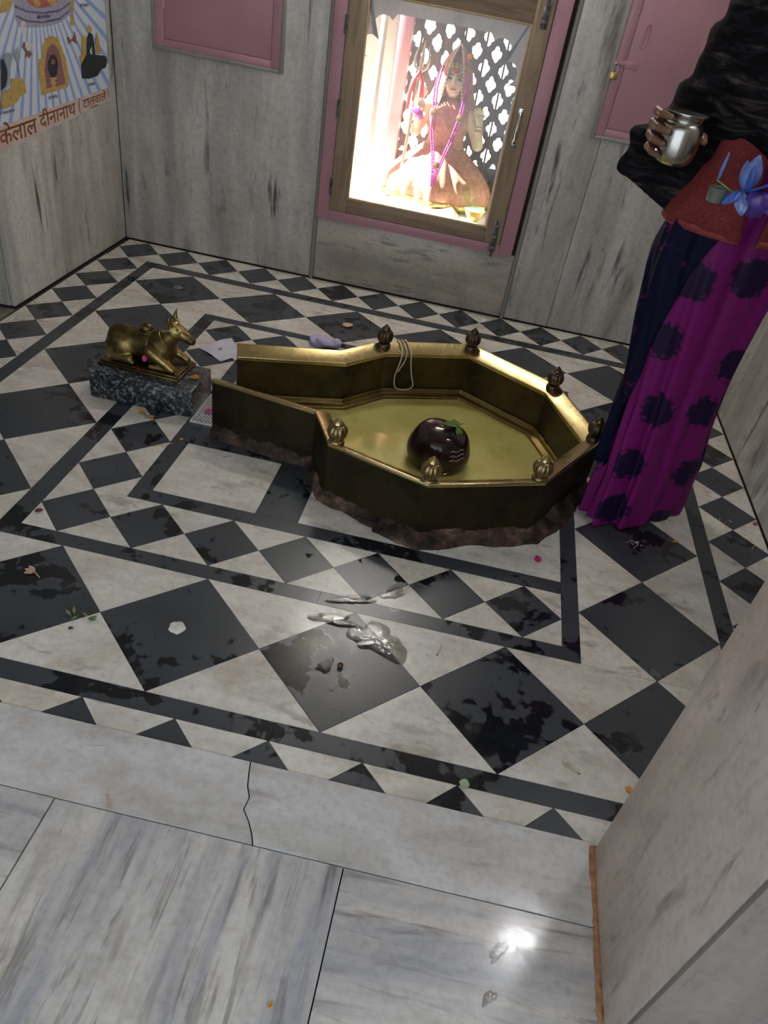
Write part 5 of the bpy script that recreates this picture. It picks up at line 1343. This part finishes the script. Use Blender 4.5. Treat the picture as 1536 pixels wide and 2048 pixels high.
for fn, lo, hi, h in ((body_f, (1.03, 0.90, -0.005), (1.78, 1.26, 1.55), 0.014), (rhand, (1.06, 0.84, 1.06), (1.27, 1.16, 1.24), 0.0032), (lhand, (1.37, 0.80, 1.03), (1.62, 1.03, 1.17), 0.0038), (head2, (1.33, 0.90, 1.45), (1.54, 1.16, 1.76), 0.0065)):
    v, f = nets(fn, lo, hi, h); n0 = sum(len(a) for a in vs); vs.append(v); fs += [[i+n0 for i in q] for q in f]
mesh('body', np.concatenate(vs)-PO, fs, skin, woman, smooth=180)
def hair_f(p):
    q = p-HC
    d = np.maximum(ellip(q, (0.008, 0.022, 0.022), (0.083, 0.095, 0.104)), -(q[..., 1]+0.030+q[..., 2]*0.35)*0.9)
    return smin(d, ellip(q, (0.02, 0.115, -0.02), (0.045, 0.042, 0.045)), 0.02)
net_obj('hair', lambda p: hair_f(p+PO), tuple(HC-PO+np.array((-0.11, -0.10, -0.13))), tuple(HC-PO+np.array((0.12, 0.18, 0.14))), 0.007, hair, woman)
def uv_loft(name, rings, n, fold, m, arange=None, shear=0.0):
    """cloth lofted over rings (cx, cy, z, rx, ry) with a UV map in metres"""
    rings = dense(rings, 6); R_ = len(rings); v = []; f = []; uv = []
    for i, (cx, cy, z, rx, ry) in enumerate(rings):
        u = i/(R_-1); a0, a1 = arange(u) if arange else (0, 2*PI)
        for k in range(n+1):
            t = a0+(a1-a0)*k/n; s = 1+fold(t, u)
            ex = rx*s*math.cos(t); sh_ = shear*max(0.0, 1-z/1.1)
            v.append((cx+ex-PO[0], cy+ry*s*math.sin(t)+sh_*ex-PO[1], z)); uv.append((t*0.16, z))
    for i in range(R_-1):
        for k in range(n): f.append((i*(n+1)+k, i*(n+1)+k+1, (i+1)*(n+1)+k+1, (i+1)*(n+1)+k))
    o = mesh(name, v, f, m, woman, smooth=180)
    l = o.data.uv_layers.new(name='UVMap')
    idx = np.empty(len(o.data.loops), int); o.data.loops.foreach_get('vertex_index', idx)
    l.data.foreach_set('uv', np.array(uv)[idx].ravel())
    return o
def sfold(t, u):
    w = 0.9*(1-u)**0.45
    return w*(0.105*math.sin(7*t+1.1*math.sin(3*t)+2.2*u)+0.070*math.sin(13*t-2.6*u+0.6)+0.028*math.sin(23*t+1.5*u))+0.006*math.sin(30*u+3*t)
SR = [(1.482, 1.060, 0.004, 0.178, 0.118), (1.482, 1.060, 0.08, 0.180, 0.116), (1.480, 1.062, 0.20, 0.174, 0.114), (1.466, 1.064, 0.34, 0.165, 0.114), (1.456, 1.066, 0.50, 0.162, 0.118), (1.444, 1.068, 0.70, 0.178, 0.130), (1.435, 1.068, 0.86, 0.188, 0.138), (1.435, 1.068, 0.98, 0.172, 0.126), (1.44, 1.07, 1.14, 0.158, 0.116)]
sari = uv_loft('sari', SR, 150, sfold, sari_mat(), shear=0.50); thicken(sari, 0.003)
pr_ = [(a, b, z, rx*1.06+0.006, ry*1.06+0.006) for a, b, z, rx, ry in SR[2:8]]
pal = uv_loft('sari_end', pr_, 60, lambda t, u: sfold(t, 0.25+0.7*u)+0.022*math.sin(17*t+9*u), navy_mat(), lambda u: (math.radians(140), math.radians(196+58*u**1.3)), shear=0.50); thicken(pal, 0.003)
CR = [(1.428, 1.060, 0.955, 0.197, 0.150), (1.430, 1.060, 0.99, 0.198, 0.149), (1.436, 1.064, 1.06, 0.180, 0.134), (1.445, 1.068, 1.15, 0.170, 0.125), (1.45, 1.07, 1.30, 0.165, 0.115)]
cfold = lambda t, u: 0.018*math.sin(6*t+4*u)+0.010*math.sin(11*t-3*u)
car = uv_loft('cardigan', CR, 90, cfold, knit, lambda u: (math.radians(279+2*u), math.radians(266+360-8*u))); thicken(car, 0.008)
hem = uv_loft('cardigan_hem', [(a, b, z, rx+0.004, ry+0.004) for a, b, z, rx, ry in ((1.428, 1.060, 0.950, 0.192, 0.145), (1.428, 1.060, 0.960, 0.196, 0.149), (1.429, 1.060, 0.970, 0.193, 0.146))], 90, cfold, knit_edge, lambda u: (math.radians(279), math.radians(266+360))); thicken(hem, 0.006)
def shawl_f(p):
    p = p+PO
    d = ellip(p, (1.45, 1.075, 1.27), (0.205, 0.150, 0.24))
    d = smin(d, capsule(p, (1.30, 1.075, 1.415), (1.60, 1.075, 1.415), 0.080), 0.05)
    d = smin(d, capsule(p, (1.45, 1.07, 1.45), (1.445, 1.06, 1.51), 0.080, 0.068), 0.04)
    d = smin(d, capsule(p, (1.290, 1.080, 1.410), (1.232, 1.150, 1.170), 0.082, 0.070), 0.04)
    d = smin(d, capsule(p, (1.225, 1.165, 1.150), (1.135, 1.075, 1.125), 0.060, 0.046), 0.04)
    d = smin(d, capsule(p, (1.135, 1.075, 1.125), (1.116, 1.050, 1.128), 0.044, 0.038), 0.02)
    d = smin(d, capsule(p, (1.62, 1.075, 1.40), (1.71, 1.05, 1.13), 0.078, 0.064), 0.04)
    d = smin(d, capsule(p, (1.71, 1.05, 1.13), (1.56, 0.98, 1.095), 0.062, 0.050), 0.04)
    # cloth hanging from the forearm
    d = smin(d, tri(p, (1.086, 1.075, 1.052), (1.262, 1.065, 0.970), (1.270, 1.040, 1.150), 0.018), 0.022)
    d = smin(d, tri(p, (1.086, 1.075, 1.052), (1.270, 1.040, 1.150), (1.120, 1.090, 1.125), 0.018), 0.022)
    d = smin(d, tri(p, (1.270, 1.040, 1.150), (1.262, 1.065, 0.970), (1.320, 1.080, 1.160), 0.018), 0.022)
    x, y, z = p[..., 0], p[..., 1], p[..., 2]
    d = d+(0.0070*np.sin(40*z+30*x+3*np.sin(9*y+4*x))+0.0042*np.sin(78*z+64*x-20*y))*np.clip((z-1.02)/0.12, 0.15, 1)
    hemz = np.where(x < 1.292, 0.90, 1.090+0.02*np.sin(25*x))
    d = np.maximum(d, (hemz-z)*0.7)
    return np.maximum(d, -capsule(p, (1.435, 1.02, 1.545), (1.41, 0.98, 1.70), 0.070, 0.10))
net_obj('shawl', shawl_f, (1.02-PO[0], 0.88-PO[1], 0.93), (1.82-PO[0], 1.28-PO[1], 1.60), 0.0100, shawl_mat(), woman)

# steel water pot
pot = empty('steel_pot', (LC[0], LC[1], 1.0975), label='shiny steel water pot held in the right hand of the woman', cat='pot')
prof = [(0.001, 0.0), (0.030, 0.0005), (0.040, 0.006), (0.0475, 0.018), (0.0515, 0.035), (0.0520, 0.055), (0.0515, 0.075), (0.0495, 0.086), (0.0450, 0.0925), (0.0412, 0.0965), (0.0415, 0.1030), (0.0475, 0.1105), (0.0510, 0.1135), (0.0490, 0.1142), (0.0430, 0.1085), (0.0405, 0.101), (0.0425, 0.093), (0.047, 0.086), (0.0495, 0.06), (0.045, 0.02), (0.001, 0.006)]
b = MB().lathe(prof, 48); b.build('pot_body', M['steel'], pot, smooth=40)
MB().lathe([(0.0492, 0.1118), (0.0512, 0.1128), (0.0512, 0.1146), (0.0492, 0.1150), (0.0480, 0.1138)], 48).build('rolled_rim', M['steel'], pot, smooth=60)
# blue blossoms in the other hand
blue = plain('blue_petals', (0.055, 0.13, 0.50), 0.4, nscale=50, var=0.3); blue2 = plain('pale_blue_petals', (0.16, 0.24, 0.58), 0.4, nscale=50, var=0.25); purple = plain('purple_foil', (0.10, 0.05, 0.30), 0.25, nscale=40, var=0.5)
bq = empty('blue_flower_bunch', (1.372, 0.842, 1.052), label='bunch of blue paper flowers in the left hand of the woman', cat='flowers')
for (x, y, z), ln, w, rx, ry, rz, m in (((-0.015, -0.01, 0.022), 0.052, 0.026, 10, -70, 200, blue), ((-0.015, -0.01, 0.022), 0.050, 0.026, 0, -50, 120, blue2), ((-0.015, -0.01, 0.022), 0.060, 0.030, 0, -75, 260, blue2),
        ((-0.015, -0.01, 0.022), 0.048, 0.022, 0, -20, 330, blue), ((-0.02, -0.012, 0.025), 0.040, 0.024, 0, 50, 215, blue), ((-0.02, -0.012, 0.025), 0.044, 0.026, 0, 60, 280, blue2), ((-0.065, 0.0, 0.030), 0.045, 0.008, 0, -80, 220, blue2), ((0.01, -0.01, 0.03), 0.040, 0.018, 0, -35, 350, purple), ((0.02, -0.015, 0.01), 0.040, 0.020, 0, 30, 300, purple), ((0.02, -0.015, 0.02), 0.044, 0.018, 0, -10, 10, purple)):
    v, f = leaf_mesh(7, ln, w*0.62, -0.010)
    o = thicken(mesh('petal', v, f, m, bq, smooth=180, loc=(x, y, z), rot=(math.radians(rx), math.radians(ry), math.radians(rz))), 0.001)
MB().lathe([(0.010, 0), (0.014, 0.002), (0.016, 0.024), (0.0165, 0.025), (0.001, 0.022)], 16, (-0.058, -0.004, -0.002)).build('small_cup', plain('grey_green_cup', (0.16, 0.19, 0.17), 0.35), bq, smooth=40)
MB().lathe([(0.006, -0.02), (0.018, -0.012), (0.026, 0.010), (0.022, 0.022), (0.004, 0.026)], 14, (0.014, -0.008, 0.006), flute=lambda t, i: 1+0.12*math.sin(5*t+i)).build('foil_wrap', purple, bq, smooth=60)
MB().tube([(0.0, 0, 0.01), (0.03, 0.012, 0.018), (0.055, 0.03, 0.024)], 0.004, 6).tube([(-0.010, -0.008, 0.018), (-0.040, -0.004, 0.022), (-0.065, 0.0, 0.032)], 0.0022, 6).tube([(-0.012, -0.008, 0.014), (-0.046, -0.004, 0.012)], 0.0026, 6).build('stems', M['leaf'], bq, smooth=60)

bq.scale = (1.4, 1.4, 1.4)
# ------------------------------------------------------------------ spilt water
def water_mat():
    m = bpy.data.materials.new('spilt_water'); m.use_nodes = True; nt = m.node_tree; nt.nodes.clear()
    out = nt.nodes.new('ShaderNodeOutputMaterial'); tr = N(nt, 'ShaderNodeBsdfTransparent'); gl = N(nt, 'ShaderNodeBsdfGlossy', Roughness=0.03)
    fr = N(nt, 'ShaderNodeFresnel', IOR=1.5); vec = coords(nt, (1, 1, 1), rnd=False); n = noise(nt, vec, 60, 3, 0.6, 0.6)
    b = N(nt, 'ShaderNodeBump', Strength=0.35, Distance=0.003); L(nt, n, b.inputs['Height']); L(nt, b.outputs[0], gl.inputs['Normal']); L(nt, b.outputs[0], fr.inputs['Normal'])
    mx = nt.nodes.new('ShaderNodeMixShader'); L(nt, fr.outputs[0], mx.inputs[0]); L(nt, tr.outputs[0], mx.inputs[1]); L(nt, gl.outputs[0], mx.inputs[2]); L(nt, mx.outputs[0], out.inputs[0]); return m
WATER = water_mat()
def puddle(x, y, z, rx, ry, seed, label, rz=0.0):
    r = random.Random(seed); ph = [r.uniform(0, 6.3) for _ in range(6)]; n = 40; v = [(0, 0, 0.0012)]; f = []
    for ring, (k, h) in enumerate(((0.5, 0.0013), (0.85, 0.0011), (1.0, 0.0001))):
        for i in range(n):
            t = 2*PI*i/n; q = 1+0.22*math.sin(2*t+ph[0])+0.16*math.sin(3*t+ph[1])+0.11*math.sin(5*t+ph[2])+0.07*math.sin(9*t+ph[3])
            v.append((rx*q*k*math.cos(t), ry*q*k*math.sin(t), h))
    for i in range(n):
        j = (i+1) % n; f.append((0, 1+i, 1+j))
        for ring in (0, 1): f.append((1+ring*n+i, 1+(ring+1)*n+i, 1+(ring+1)*n+j, 1+ring*n+j))
    mesh('water_puddle', v, f, WATER, smooth=180, loc=(x, y, z), rot=(0, 0, rz), label=label, cat='puddle')
PUD = [((720, 1285), 0.075, 0.060, 'glinting puddle on a large black diamond before the basin'), ((640, 1240), 0.060, 0.025, 'thin splash of water on white stone beside the middle border'),
       ((690, 1190), 0.055, 0.022, 'thin splash of water across the middle black border'), ((775, 1180), 0.035, 0.028, 'splash of water on a small black diamond'), ((650, 1335), 0.030, 0.018, 'small splash beside the brown bead')]
for i, (x, y, z, rx, ry, lb) in enumerate(((0.715, 0.125, 0.0004, 0.075, 0.060, PUD[0][3]), (0.585, 0.165, 0.0004, 0.060, 0.026, PUD[1][3]), (0.620, 0.262, 0.0004, 0.055, 0.024, PUD[2][3]),
        (0.725, 0.330, 0.0004, 0.034, 0.030, PUD[3][3]), (0.600, -0.005, 0.0004, 0.028, 0.018, PUD[4][3]),        (1.085, -0.610, 0.0004, 0.026, 0.012, 'drop of water on the veranda slab near the threshold'), (1.070, -0.700, 0.0004, 0.016, 0.010, 'small drop of water on the veranda slab'))):
    puddle(x, y, z, rx, ry, 11+i, lb, rz=0.2*i)
